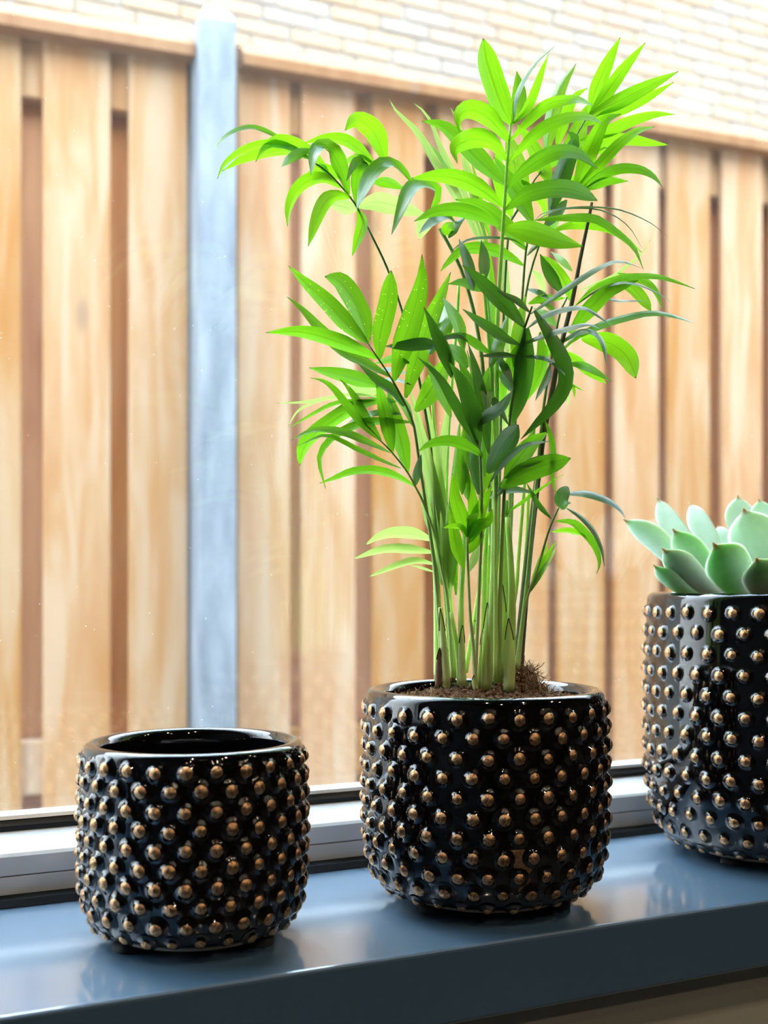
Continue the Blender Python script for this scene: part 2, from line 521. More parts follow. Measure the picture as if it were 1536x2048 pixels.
def make_pot(label, loc, Rb, Hh, foot_r, cols, rows, phase, z_top, z_bot, thick, inner_floor, view_dir, limit=300):
    """Rb: greatest body radius; Hh: rim height above the sill"""
    root = empty('plant_pot', loc)
    tag(root, label, 'plant pot', 'black pots with gold studs')
    pad = .0042
    z0 = pad
    k = Hh-z0
    outer = [(foot_r-.006, 0.0), (foot_r, 0.0), (foot_r+.0005, .0015), (foot_r+.004, .0035)]
    # quarter-ellipse from the foot up to the belly
    bx = foot_r+.004; bz = .0035; eh = .40*k
    for i in range(1, 15):
        q = i/14*math.pi/2
        s = math.sin(q)**.80
        outer.append((bx+(Rb-bx)*s, bz+(eh-bz)*(1-math.cos(q))**1.12))
    top_r = Rb*.985
    rt = thick/2
    for t in (.55, .7, .82, .9):
        outer.append((Rb-(Rb-top_r)*max(0, (t-.5)/.5)**2, k*t))
    rim = []
    zc_ = k-rt
    for i in range(0, 11):
        a = math.pi*i/10
        rim.append((top_r-rt+rt*math.cos(a)*1.0, zc_+rt*math.sin(a)))
    prof = outer+rim
    ri = top_r-2*rt
    prof += [(ri-.0005, zc_-.006), (ri+.0, zc_-.02), (ri, k*.45), (ri*.93, inner_floor+.012), (ri*.8, inner_floor+.003), (ri*.6, inner_floor), (.0005, inner_floor)]
    prof = [(r, z+z0) for r, z in prof]
    body = obj('body', lathe('body', prof, 112), M_glaze, root)
    obj('foot_ring', lathe('foot_ring', [(foot_r-.007, z0-.0004), (foot_r+.0002, z0-.0004), (foot_r+.0009, z0+.0006), (foot_r+.0002, z0+.0014), (foot_r-.007, z0+.0014)], 96, True), M_clay, root)
    for a in (197, 309, 70):
        q = math.radians(a)
        p = lathe('felt_pad', [(.0003, 0.0001), (.0076, .0001), (.0080, .0006), (.0080, pad-.0006), (.0076, pad-.0002), (.0003, pad-.0002)], 20)
        obj('felt_pad', p, M_felt, root, ((foot_r-.0025)*math.cos(q), (foot_r-.0025)*math.sin(q), 0))
    # surface lookup by height
    def surf(z):
        for (r1, a), (r2, b) in zip(prof, prof[1:]):
            if a <= z <= b and r1 > foot_r+.0015:
                t = (z-a)/max(1e-9, b-a)
                nr, nz = (b-a), -(r2-r1)
                L_ = math.hypot(nr, nz)
                return r1+(r2-r1)*t, nr/L_, nz/L_
        return Rb, 1, 0
    # arc length walk so that rows keep their spacing where the wall curves under
    arc = []
    zz = Hh*z_top; step = .0002; acc = 0
    lens = []
    while zz > z0+.0036:
        r, nr, nz = surf(zz)
        arc.append((acc, zz, r, nr, nz))
        dz = step*max(nr, .15)
        zz -= dz; acc += step
    gap = acc*z_bot/(rows-1)
    spots = []
    for i in range(rows):
        target = gap*i
        a_ = min(arc, key=lambda q: abs(q[0]-target))
        _, z, r, nr, nz = a_
        for c in range(cols):
            an = 2*math.pi*(c+(.5 if i % 2 else 0)+phase)/cols
            spots.append((an+random.uniform(-.006, .006), z+random.uniform(-.0006, .0006), r, nr, nz, i))
    def score(s): return -(math.cos(s[0])*view_dir[0]+math.sin(s[0])*view_dir[1])
    spots.sort(key=score)
    rest = []
    for j, (an, z, r, nr, nz, i) in enumerate(spots):
        n_ = Vector((math.cos(an)*nr, math.sin(an)*nr, nz))
        X = Vector((-math.sin(an), math.cos(an), 0)); Y = n_.cross(X)
        sc = random.uniform(.92, 1.1)*(.82 if i >= rows-1 else 1)
        M = Matrix((X, Y, n_)).transposed().to_4x4() @ Matrix.Rotation(random.uniform(0, 6.28), 4, 'Z')
        M = Matrix.Translation(Vector((r*math.cos(an), r*math.sin(an), z))) @ M @ Matrix.Diagonal((sc*random.uniform(.94, 1.06), sc, sc, 1))
        if j < limit:
            o = bpy.data.objects.new('stud', STUD)
            COL.objects.link(o); o.parent = root
            o.matrix_local = M
        else:
            rest.append(M)
    if rest:
        bm = bmesh.new()
        for M in rest:
            n0 = len(bm.verts)
            bm.from_mesh(STUD)
            bm.verts.ensure_lookup_table()
            for v in bm.verts[n0:]: v.co = M @ v.co
        me = bpy.data.meshes.new('rear_studs'); bm.to_mesh(me); bm.free()
        o = obj('rear_studs', me, [M_glaze, M_gold], root); o['kind'] = 'stuff'
    return root, surf

PL, PM, PR = Vector((0.186, 0.6101, SZ)), Vector((0.3603, 0.6054, SZ)), Vector((0.5996, 0.6224, SZ))
def to_cam(p):
    d = Vector((-p.x, -p.y)); return d.normalized()
make_pot('small empty black pot with gold studs, leftmost on the sill', PL, .0578, .1022, .0415, 25, 10, .30, .915, .935, .0085, .008, to_cam(PL))
mid_pot, mid_surf = make_pot('middle black pot with gold studs holding the green palm', PM, .0703, .1232, .0455, 27, 11, .05, .912, .94, .0095, .010, to_cam(PM))
make_pot('largest black pot with gold studs holding the succulent at the right', PR, .0860, .1775, .0545, 33, 13, .2, .930, .95, .0095, .012, to_cam(PR))

# rubbed gold that ran down between two studs low on the middle pot
sm_v, sm_f = [], []
a0 = math.atan2(-PM.y, -PM.x)+.27
NS = 14
for i in range(NS+1):
    t = i/NS
    z = .0445-.0255*t
    half = (.16-.13*t**.8)*(1 if i else .7)+.012*math.sin(i*2.1)
    mid = .05*t+.01*math.sin(i*1.3)
    r, nr, nz = mid_surf(z)
    for k in range(5):
        an = a0+mid+half*(k-2)/2
        lift = .00025 if 0 < k < 4 and 0 < i < NS else -.0002
        sm_v.append(((r+lift)*math.cos(an), (r+lift)*math.sin(an), z))
for i in range(NS):
    for k in range(4): sm_f.append((i*5+k, i*5+k+1, i*5+6+k, i*5+5+k))
obj('gold_smear', mesh('gold_smear', sm_v, sm_f, smooth=True), M_gold, mid_pot)

# ------------------------------------------------------------------ plant measurements
PALM_STEMS = {
    'f1': [-57,-106,1207,321,-49,-138,1482,261,-49,-166,1744,230,-55,-192,1975,205,-68,-214,2176,183,-71,-241,2433,163,-81,-264,2887,145,-90,-288,3338,128,-83,-320,3729,113,-83,-348,3948,98,-76,-380,4277,84,-75,-409,4419,70],
    'f2': [125,6,1292,150,140,-9,1800,125,152,-22,2218,113,165,-36,2636,103,177,-49,3052,94,201,-68,3379,86,210,-80,3556,79,218,-91,3732,72,230,-105,3879,65,258,-126,3981,59],
    'f3': [115,77,1287,136,134,79,1890,113,153,81,2647,102,172,83,3253,92,191,85,3680,84,223,80,4026,77,278,65,4123,70,346,43,4257,63,401,27,4343,57,475,2,4435,51,553,-24,4542,46],
    'f4': [175,48,1287,136,191,40,1890,113,208,32,2343,101,224,24,2795,92,251,11,3248,84,278,-2,3549,76,311,-18,3730,69,365,-44,3911,63,436,-79,4153,57,520,-120,4454,51,620,-168,4666,45],
    'f5': [216,-16,1305,330,247,-40,1740,269,269,-60,2040,238,297,-82,2338,213,333,-109,2696,191,382,-142,2994,171,418,-168,3231,152,480,-207,3527,135,516,-233,3763,119,551,-259,3969,104,570,-278,4100,89],
    'f6': [-230,112,1296,133,-260,94,1742,115,-289,77,2037,105,-313,57,2329,97,-343,39,2619,90,-387,30,2848,84,-453,30,3134,78,-528,35,3394,73,-621,48,3646,68,-714,61,3827,63,-792,68,3964,58,-850,64,4032,54,-931,71,4113,50,-1000,74,4166,46,-1089,85,4212,42],
    'f7': [40,-19,1311,148,37,-24,1890,136,15,-20,2393,130,-4,-17,2778,125,-25,-13,3132,121,-49,-7,3302,117,-84,4,3478,113,-137,23,3663,109,-193,44,3794,106,-267,74,3928,103],
    'f8': [104,127,1284,152,123,149,1890,129,143,170,2502,118,163,192,3087,108,156,227,3585,100,131,270,3962,93],
    'f9': [17,-142,1277,146,-5,-178,1744,122,-17,-219,2091,109,-24,-263,2433,99,-21,-311,2771,90,-18,-360,2991,82,-23,-404,3111,74,-18,-454,3257,68,-11,-504,3345,61,-24,-545,3369,55],
    'f10': [-246,75,1300,148,-296,65,1860,121,-337,50,2094,107,-383,38,2326,96,-429,26,2556,86,-466,10,2731,78,-506,-5,2819,70,-562,-13,2909,62,-627,-15,3007,55,-707,-11,3113,49,-776,-12,3197,42],
    'f11': [-213,15,1288,132,-246,16,1743,108,-284,19,1927,96,-322,23,2108,86,-378,35,2268,77,-410,36,2339,69,-448,40,2405,62,-490,46,2479,56,-582,75,2600,49,-648,93,2667,43],
    'f12': [-125,-95,1278,131,-139,-160,1745,105,-157,-224,2174,91,-193,-279,2454,80,-236,-330,2644,70],
    'f13': [176,-63,1310,149,226,-84,1741,123,260,-96,2098,110,297,-110,2516,99,326,-120,2844,90,368,-136,3143,82,405,-150,3352,74,426,-156,3457,67,466,-171,3548,60],
    'f14': [176,-86,1311,119,191,-116,1623,96,207,-145,1772,84,247,-187,1928,74,296,-233,2153,66,335,-274,2281,58],
    'f15': [-195,251,1285,151,-198,252,1588,112,-203,254,1860,92,-217,261,2072,76],
    'f16': [-129,-115,1222,145,-163,-138,1485,113,-196,-161,1659,96,-224,-186,1917,83,-246,-214,2104,71],
    'f17': [-175,40,1282,206,-213,44,1536,168,-238,42,1772,148,-253,34,1919,132],
}
PALM_CANES = [
    [-232,157,1257,254,-242,151,1592,204,-252,145,1890,167,-270,143,2083,135,-294,143,2275,104],
    [-264,-5,1236,219,-280,3,1481,168,-295,10,1700,131],
    [-139,134,1286,269,-170,134,1591,219,-192,131,1800,182,-207,123,2009,149],
    [-183,-22,1255,190,-201,-24,1451,148,-238,-18,1670,117],
    [-180,-46,1242,219,-189,-50,1481,190,-195,-55,1744,168,-189,-67,1947,149,-182,-78,2150,131],
    [-55,138,1303,150,-20,113,1559,138,4,95,1740,128,30,74,1950,120],
    [-58,-39,1236,176,-47,-55,1449,162,-47,-66,1743,151,-47,-78,1977,141,-41,-91,2182,132],
    [48,-68,1258,339,48,-79,1595,290,59,-95,1889,254,67,-110,2154,221,69,-123,2329,191],
    [43,-199,1210,319,58,-195,1453,267,69,-189,1744,228,66,-177,1976,193,56,-161,2225,160],
    [98,-48,1296,133,131,-68,1593,125,161,-87,1801,119,175,-98,2038,114,194,-112,2334,108,207,-123,2540,104],
    [218,27,1287,181,248,7,1559,156,267,-8,1890,137,278,-19,2101,121,286,-28,2401,105],
    [-51,-198,1298,130,-67,-230,2032,120,-88,-259,2602,113,-115,-286,2825,106,-148,-309,3102,100,-182,-333,3279,94,-213,-357,3425,89,-239,-384,3561,83],
    [-88,176,1287,136,-126,200,1739,125,-143,214,2192,117,-135,216,2646,110,-105,207,3100,103,-78,199,3434,97,-65,198,3678,91],
    [-182,88,1296,119,-219,95,1890,110,-250,99,2333,104,-273,100,2658,99,-292,97,2775,93,-307,94,2935,88],
    [23,11,1220,164,20,5,1563,133,19,-2,1830,110,18,-9,2068,89],
]
PALM_LEAFLETS = {   # half width (1/100 mm), roll (deg), tone (age, or lit look in the fan), tip, midrib points (1/10 mm)
    'f1': [
     [652,25,'y','b',[-74,-407,4411,-141,-401,4532,-221,-402,4725,-266,-425,4851]],
     [466,-20,'y','a',[-68,-410,4411,-14,-383,4528,31,-327,4656,63,-251,4796]],
     [267,55,'m','a',[-65,-413,4419,-47,-404,4537,-4,-398,4646,81,-408,4779,210,-436,4903]],
     [280,-35,'y','a',[-63,-414,4416,-14,-474,4485,-1,-534,4563,6,-600,4658,2,-668,4717]],
     [558,40,'y','a',[-75,-388,4318,-154,-391,4392,-250,-404,4442,-360,-422,4442,-442,-459,4374,-474,-528,4259]],
     [559,40,'y','a',[-84,-371,4218,-174,-382,4294,-289,-406,4300,-408,-442,4248,-494,-504,4172,-527,-600,4063]],
     [564,35,'m','a',[-86,-359,4090,-192,-307,4205,-311,-249,4337,-410,-201,4425,-507,-154,4445]],
     [511,35,'y','a',[-93,-345,3966,-204,-327,4044,-347,-312,4093,-491,-304,4094,-648,-297,4058]],
     [418,35,'m','a',[-104,-326,3859,-207,-331,3894,-361,-337,3912,-518,-354,3882,-674,-383,3797]],
     [329,-40,'y','a',[-66,-395,4329,-8,-464,4413,60,-558,4490,140,-667,4495,157,-753,4462,171,-844,4402]],
     [359,-40,'y','a',[-69,-378,4213,-23,-448,4285,40,-549,4360,114,-667,4388,172,-786,4365,193,-894,4293]],
     [443,-35,'m','a',[-73,-363,4068,-14,-433,4149,74,-536,4218,136,-636,4222,172,-732,4173,208,-834,4072]],
     [484,-30,'m','b',[-76,-352,3950,4,-446,4017,82,-564,4028,149,-691,3993,213,-826,3905]],
     [625,-30,'y','a',[-79,-336,3840,-10,-407,3831,72,-500,3784,138,-595,3735,209,-698,3689]],
    ],
    'f2': [
     [549,30,'m','a',[253,-123,3977,177,-113,4114,86,-107,4229,-6,-108,4339]],
     [496,30,'m','a',[221,-97,3823,130,-81,3920,17,-66,4013,-97,-57,4063,-228,-46,4073]],
     [153,50,'d','a',[253,-123,3988,294,-165,4029,382,-239,4051,517,-342,4050,649,-447,4021,777,-554,3936,847,-635,3838]],
     [262,-45,'m','a',[263,-128,3994,346,-190,4000,485,-290,3997,548,-357,3976,628,-437,3890,696,-514,3788,718,-572,3650]],
     [135,50,'d','a',[273,-133,3994,388,-189,4058,565,-275,4066,680,-331,4029,774,-377,3948,834,-406,3834]],
     [409,40,'m','a',[210,-87,3731,111,-67,3782,-12,-47,3810,-157,-23,3796,-270,-20,3701,-327,-49,3643]],
     [172,-55,'d','a',[226,-100,3830,139,-86,3873,-9,-53,3875,-134,-40,3851,-213,-53,3803,-281,-76,3750]],
     [154,20,'d','a',[231,-100,3787,276,-96,3838,338,-87,3885,392,-68,3959]],
    ],
    'f3': [
     [395,-25,'y','a',[504,-5,4500,523,-14,4599,555,-30,4706,609,-56,4820,674,-88,4868]],
     [540,25,'y','a',[442,21,4461,497,34,4692,570,57,4894,698,63,5083]],
     [495,30,'y','a',[466,-16,4253,393,6,4404,309,28,4552,242,37,4617]],
     [754,-25,'y','a',[275,64,4101,285,91,4295,281,139,4488,269,200,4645]],
     [476,-20,'y','b',[178,151,4473,199,167,4355,252,180,4217,309,198,4102]],
     [309,-30,'y','a',[297,72,4299,393,79,4243,486,111,4187,540,176,4109]],
     [324,-50,'m','a',[396,29,4336,476,43,4413,581,70,4473,672,117,4539]],
    ],
    'f4': [
     [481,-25,'y','a',[624,-170,4664,658,-187,4802,721,-218,4967,795,-254,5135]],
     [403,-25,'y','a',[628,-172,4669,682,-252,4765,744,-360,4899,806,-481,5015]],
     [463,-30,'y','a',[624,-170,4664,699,-287,4695,810,-458,4753,914,-645,4802]],
     [374,-35,'y','a',[599,-158,4602,728,-247,4667,885,-363,4737,1021,-475,4823]],
     [374,-35,'y','a',[578,-148,4513,721,-218,4566,859,-285,4631,986,-347,4669,1094,-399,4669]],
     [388,-35,'y','a',[557,-138,4448,699,-189,4505,852,-236,4534,977,-265,4527,1123,-302,4520]],
     [559,-25,'y','a',[547,-133,4221,585,-188,4372,614,-256,4507,633,-328,4584,677,-419,4594]],
     [360,-35,'y','a',[557,-138,4219,623,-234,4317,687,-359,4427,729,-489,4476,760,-626,4463]],
     [323,-40,'m','a',[578,-148,4213,674,-222,4293,758,-303,4322,836,-388,4301,880,-461,4245,893,-524,4167]],
     [292,-40,'m','a',[599,-158,4213,689,-202,4256,753,-233,4269,840,-275,4266]],
     [614,20,'d','a',[414,-68,4077,448,-121,4255,478,-190,4414,470,-248,4474,392,-280,4492]],
     [637,-25,'y','a',[472,-96,4289,556,-97,4479,635,-77,4653,717,-49,4803]],
     [262,-40,'y','a',[668,-192,4448,758,-168,4464,862,-119,4458]],
     [338,-40,'y','a',[514,-117,4283,631,-83,4299,792,-30,4294]],
     [374,-30,'d','a',[504,-112,4154,412,-112,4036,314,-131,3940]],
     [308,-40,'y','a',[414,-68,3957,499,-109,3995,615,-166,4007,742,-228,3977,838,-274,3906,912,-310,3836]],
     [369,40,'m','a',[477,-99,4148,492,-16,4054,526,100,3993]],
    ],
    'f5': [
    ],
    'f6': [
     [228,-40,'m','a',[-1169,124,4277,-1258,135,4328,-1371,142,4361,-1455,128,4347,-1550,113,4292,-1622,81,4220,-1659,29,4152]],
     [243,40,'y','a',[-1080,81,4213,-1192,94,4268,-1329,100,4271,-1466,97,4218,-1585,76,4119,-1648,23,4006]],
     [343,40,'y','a',[-1090,85,4219,-1204,123,4262,-1330,157,4240,-1457,188,4187,-1561,204,4116]],
     [350,35,'y','a',[-965,79,4129,-1039,93,4224,-1129,105,4285,-1220,112,4311,-1292,106,4295,-1364,97,4229,-1413,74,4147]],
     [280,35,'m','a',[-1070,76,4268,-1156,38,4229,-1253,-32,4157,-1340,-127,4070]],
     [331,40,'y','a',[-911,57,4122,-991,96,4179,-1055,127,4163,-1092,145,4130]],
     [562,-30,'m','a',[-858,63,4045,-912,41,4166,-982,5,4248,-1060,-39,4254,-1132,-95,4187,-1185,-167,4040]],
     [391,35,'y','a',[-904,73,4078,-994,89,4125,-1087,94,4105,-1171,88,4028,-1226,63,3915,-1248,17,3801]],
     [435,30,'y','a',[-842,62,4028,-937,53,4026,-1025,16,3967,-1106,-39,3828,-1177,-109,3668]],
     [424,30,'p','a',[-802,70,3969,-857,97,3980,-907,121,3997,-967,151,4010]],
     [564,-30,'p','a',[-802,63,3984,-689,62,4027,-557,76,4026,-356,69,3995]],
     [368,-25,'y','a',[-800,68,3972,-776,56,3896,-796,66,3807,-829,82,3705]],
     [404,-25,'m','a',[-809,64,3989,-821,43,4097,-814,-1,4184,-804,-52,4197,-873,-71,4186,-944,-92,4061]],
     [566,-35,'m','a',[-547,-113,4107,-629,-142,4163,-737,-189,4163,-851,-251,4075,-948,-334,3936,-1035,-431,3801]],
     [592,25,'y','a',[-704,-97,4204,-768,-103,4345,-847,-118,4392,-919,-145,4383,-991,-180,4304]],
     [372,40,'y','a',[-762,-64,4197,-830,-30,4271,-909,8,4328,-1008,56,4337,-1116,109,4310]],
     [327,-55,'m','a',[-751,-16,4112,-653,-18,4120,-537,-9,4098]],
     [341,50,'y','a',[-761,-62,4193,-832,18,4232,-873,104,4236]],
    ],
    'f7': [
     [489,-25,'m','a',[-311,96,4040,-303,27,4100,-362,-39,4134,-481,-93,4117,-589,-163,4040,-684,-249,3892,-787,-340,3722]],
     [410,-35,'d','a',[-184,34,3968,-245,8,3984,-322,-34,3957,-413,-84,3895,-515,-139,3815]],
     [351,35,'d','a',[-220,54,3877,-197,-3,3940,-175,-80,3974]],
     [529,25,'p','a',[-298,89,4033,-323,146,3973,-330,216,3893]],
     [415,-30,'y','a',[-229,57,3889,-240,18,3920,-243,-47,3941]],
    ],
    'f8': [
     [305,30,'p','a',[117,277,3964,-6,336,4236,-119,391,4437,-209,435,4608,-263,462,4678,-340,499,4759,-382,519,4838]],
     [227,30,'p','a',[135,268,3964,40,314,4236,-28,347,4387,-96,380,4538,-146,404,4689,-205,433,4779,-253,457,4816]],
     [291,-30,'p','a',[162,255,3964,88,298,4263,47,327,4467,30,348,4648,4,373,4743,-18,398,4810]],
     [209,-30,'y','a',[184,244,3964,142,291,4193,122,340,4407,125,384,4492]],
     [261,-30,'p','a',[144,264,3964,97,313,4243,83,359,4432,67,412,4523]],
     [302,60,'m','a',[-1,334,4261,-26,373,4354,-68,432,4483,-121,504,4604]],
     [314,25,'p','a',[254,153,3171,246,157,3471,237,161,3771,224,167,3981]],
     [298,25,'y','a',[157,200,3171,167,195,3531,146,206,3831,108,224,4095]],
     [265,-25,'p','a',[182,196,3292,156,235,3598,136,283,3909,113,340,4127]],
     [263,20,'p','a',[224,146,2777,210,107,2891,193,50,3009]],
     [297,-20,'p','a',[190,166,2858,219,152,3017,219,152,3161,248,138,3273]],
    ],
    'f9': [
     [526,-25,'d','a',[-16,-461,3269,-119,-447,3369,-232,-446,3449,-333,-460,3519,-432,-481,3565]],
     [269,-40,'d','a',[-11,-503,3344,-78,-484,3401,-136,-475,3426,-205,-464,3459]],
     [386,-30,'d','a',[-28,-424,3179,-123,-432,3203,-248,-452,3248,-358,-492,3280,-465,-545,3311]],
     [248,-45,'d','a',[-24,-403,3109,-89,-398,3118,-166,-399,3110,-275,-392,3100]],
     [255,40,'d','a',[-7,-502,3338,69,-583,3407,152,-686,3483,209,-788,3534,250,-890,3560,267,-986,3544,293,-1093,3489]],
     [271,40,'d','a',[-5,-464,3264,44,-543,3319,100,-650,3341,138,-762,3334,139,-867,3295,177,-997,3195]],
     [272,40,'d','a',[-17,-429,3179,59,-521,3218,134,-638,3241,191,-760,3248,194,-865,3207]],
     [215,40,'d','a',[-22,-406,3116,49,-477,3110,90,-551,3080,117,-627,3010,98,-687,2973]],
     [530,20,'d','a',[4,-526,3353,66,-548,3257,141,-571,3129,183,-577,3034,182,-559,2928,127,-515,2821,68,-467,2747,-11,-408,2650]],
     [632,15,'d','a',[-2,-466,3266,14,-421,3101,27,-349,2903,6,-248,2713]],
     [418,20,'m','a',[65,-491,3246,117,-436,3106,139,-329,2991,145,-196,2886]],
     [356,-15,'y','a',[-38,-378,3063,-4,-355,3236,50,-322,3386,106,-281,3504]],
     [338,-15,'m','a',[-23,-462,3277,-7,-395,3130,26,-302,2984,47,-184,2806]],
     [311,20,'m','a',[-33,-424,3188,-48,-337,3062,-19,-234,2931,39,-126,2844]],
    ],
    'f10': [
     [547,25,'s','a',[-776,-12,3197,-884,22,3296,-1000,52,3419,-1126,82,3530,-1214,90,3607]],
     [633,25,'s','b',[-776,-12,3197,-791,14,3321,-835,62,3456,-890,121,3564,-955,187,3597]],
     [469,30,'m','a',[-715,-8,3115,-852,4,3167,-1012,1,3207,-1190,-6,3226,-1387,-14,3200]],
     [459,-40,'m','a',[-636,-14,3017,-764,62,3101,-874,135,3179,-983,212,3309,-1058,274,3417,-1128,336,3496]],
     [550,-20,'s','b',[-702,-13,3111,-698,-15,3251,-661,-33,3426,-642,-42,3616]],
     [681,-20,'s','a',[-612,-18,2995,-582,-51,3162,-535,-101,3360,-505,-147,3537,-516,-176,3689]],
     [585,-20,'s','a',[-541,-21,2903,-483,-21,3082,-399,-22,3314,-311,-17,3502,-234,-3,3661]],
     [472,30,'m','a',[-679,24,2967,-769,95,3004,-856,176,3039,-1006,294,3088]],
     [450,-50,'d','a',[-542,-2,2856,-607,3,2937,-706,12,2996,-816,20,3078]],
     [644,-25,'s','a',[-479,-22,2830,-385,-15,2940,-283,14,3084,-183,56,3194]],
     [265,40,'m','a',[-546,-83,3093,-593,31,3126,-641,186,3122]],
     [365,50,'m','a',[-478,9,2749,-490,68,2850,-510,155,2936,-534,258,2997]],
     [245,-50,'d','a',[-555,-59,3033,-589,38,3064,-620,170,3078,-610,301,3056]],
     [217,-50,'d','a',[-521,-54,2972,-564,47,3011,-586,174,3029,-636,336,3059]],
     [539,20,'m','a',[-454,-145,3138,-353,-114,3282,-285,-30,3398,-260,95,3522]],
    ],
    'f11': [
     [306,-40,'m','a',[-646,93,2663,-741,111,2744,-840,119,2851,-932,117,2949,-1008,103,2987,-1084,83,2991]],
     [331,-40,'m','a',[-642,90,2667,-714,125,2778,-773,154,2900,-815,174,2970,-856,194,3019]],
     [306,-45,'m','a',[-588,79,2595,-702,107,2645,-835,131,2697,-952,142,2715,-1061,143,2704,-1177,143,2643]],
     [428,-15,'m','a',[-577,74,2594,-613,65,2748,-662,49,2911,-709,27,3016]],
     [478,15,'m','a',[-491,46,2482,-525,62,2658,-567,83,2847,-601,99,2969]],
     [200,-45,'m','a',[-528,61,2506,-642,102,2553,-776,148,2617,-869,169,2664,-962,189,2687,-1103,229,2625]],
     [319,45,'m','a',[-478,10,2768,-604,71,2776,-731,133,2766,-849,191,2714,-925,228,2646,-963,246,2552,-929,230,2386]],
     [308,40,'m','a',[-449,41,2403,-561,54,2459,-702,63,2489,-845,62,2474,-957,38,2433,-1064,6,2396]],
     [294,30,'d','a',[-447,39,2407,-450,18,2469,-439,-21,2584]],
     [493,35,'m','b',[-655,96,2890,-763,176,2866,-875,271,2786,-961,360,2705,-995,428,2625,-989,481,2536]],
     [146,45,'p','a',[-655,96,2914,-764,195,2936,-876,317,2922,-978,445,2911,-1090,586,2916]],
     [159,45,'m','a',[-680,108,2895,-851,232,2888,-950,338,2837,-1059,460,2759]],
     [106,45,'p','a',[-849,191,2923,-940,288,2902,-1024,407,2855,-1050,511,2775]],
     [515,-30,'p','a',[-807,170,2979,-679,244,2985,-516,362,2989]],
     [265,-45,'d','a',[-537,39,2815,-609,127,2831,-681,240,2822,-733,357,2794]],
     [265,45,'m','a',[-562,51,2890,-620,146,2904,-669,267,2893,-678,385,2869]],
    ],
    'f12': [
     [502,-20,'d','a',[-227,-319,2603,-278,-349,2750,-358,-390,2896,-438,-445,2973,-526,-507,3028]],
     [338,-25,'d','a',[-233,-320,2613,-294,-318,2698,-395,-309,2862,-489,-310,2987,-607,-304,3081]],
     [407,25,'d','a',[-268,-315,2721,-218,-392,2775,-182,-488,2819,-172,-584,2889]],
     [614,15,'d','b',[-160,-299,2464,-138,-363,2553,-125,-447,2633,-111,-545,2712]],
     [253,40,'d','a',[-141,-294,2416,-116,-370,2504,-102,-471,2561,-83,-590,2601,-33,-736,2605]],
     [349,30,'m','a',[-188,-315,2543,-267,-325,2588,-372,-344,2619,-480,-373,2623,-591,-410,2596,-691,-459,2545]],
     [604,-20,'m','b',[-82,-314,2383,-6,-370,2448,80,-438,2493,163,-510,2523,216,-571,2540]],
     [558,-15,'m','a',[-70,-336,2443,18,-352,2556,102,-354,2643,205,-358,2709]],
     [274,30,'d','a',[1,-389,2496,85,-430,2541,167,-470,2561]],
     [170,-30,'m','a',[94,-491,2757,135,-492,2669,163,-479,2551,171,-451,2443,213,-437,2340]],
     [392,-25,'d','a',[-374,-263,2993,-425,-265,3120,-491,-272,3249,-561,-283,3368]],
     [251,25,'d','a',[-369,-266,3006,-393,-254,3125,-429,-236,3263]],
     [442,-30,'d','a',[-422,-240,3157,-493,-179,3182,-575,-99,3184,-665,-10,3188]],
     [209,-45,'d','a',[-292,-303,3195,-336,-281,3221,-410,-245,3213,-481,-211,3168]],
     [272,30,'m','a',[-179,-358,3127,-232,-319,3173,-297,-268,3228,-379,-205,3249]],
     [364,20,'y','a',[-312,-293,3143,-315,-238,3296,-321,-158,3394,-325,-65,3491]],
     [326,20,'d','a',[-265,-316,3482,-269,-274,3623,-273,-214,3736,-263,-150,3814]],
     [334,-15,'d','a',[-213,-341,3526,-199,-322,3631,-183,-290,3717,-175,-249,3789]],
     [290,30,'m','a',[-208,-344,3477,-265,-289,3518,-297,-235,3541,-343,-167,3542]],
     [265,20,'m','a',[-174,-285,2443,-175,-266,2638,-183,-236,2835,-199,-197,3035,-213,-155,3180]],
     [430,15,'d','a',[-192,-251,2345,-188,-200,2533,-162,-134,2737,-131,-58,2964]],
     [344,-15,'m','a',[-277,-210,2345,-260,-191,2503,-237,-163,2646,-216,-128,2768]],
     [241,-25,'d','a',[-90,-401,2732,-124,-331,2849,-158,-237,2937,-187,-132,2995]],
     [332,25,'m','a',[-71,-411,2918,-67,-322,3020,-65,-191,3107]],
     [379,-15,'d','a',[-174,-332,2570,-194,-296,2852,-213,-248,3064,-229,-194,3212]],
     [388,20,'m','a',[-180,-357,3049,-102,-328,3207,-9,-274,3381]],
     [266,-25,'d','a',[-69,-412,2961,-89,-348,3072,-95,-265,3148]],
     [427,-20,'m','a',[-226,-335,2699,-268,-261,2866,-239,-197,3010,-245,-103,3137]],
     [369,-20,'m','a',[-193,-351,2772,-169,-296,2927,-104,-230,3045,-10,-162,3146]],
     [362,25,'y','a',[-377,-262,2772,-404,-190,2926,-407,-103,3042,-418,3,3156]],
     [402,25,'m','a',[-292,-303,3049,-314,-239,3131,-339,-149,3174,-347,-54,3174]],
     [353,-20,'m','a',[-62,-332,2413,43,-303,2531,154,-240,2655,256,-153,2776]],
     [367,25,'d','a',[-93,-298,2341,-14,-283,2433,84,-253,2507,244,-240,2583]],
     [306,15,'m','a',[-243,-218,2315,-253,-191,2454,-258,-155,2598]],
    ],
    'f13': [
     [430,-25,'d','a',[439,-158,3574,372,-152,3654,311,-162,3727,265,-185,3782]],
     [350,25,'y','a',[482,-180,3528,463,-171,3620,418,-149,3703,370,-126,3766,317,-100,3799]],
     [204,25,'y','a',[493,-184,3706,483,-89,3791,492,38,3877]],
     [198,-40,'m','a',[506,-193,3494,577,-263,3589,637,-344,3623,692,-432,3636,741,-523,3627,786,-617,3606,827,-714,3563,884,-822,3502]],
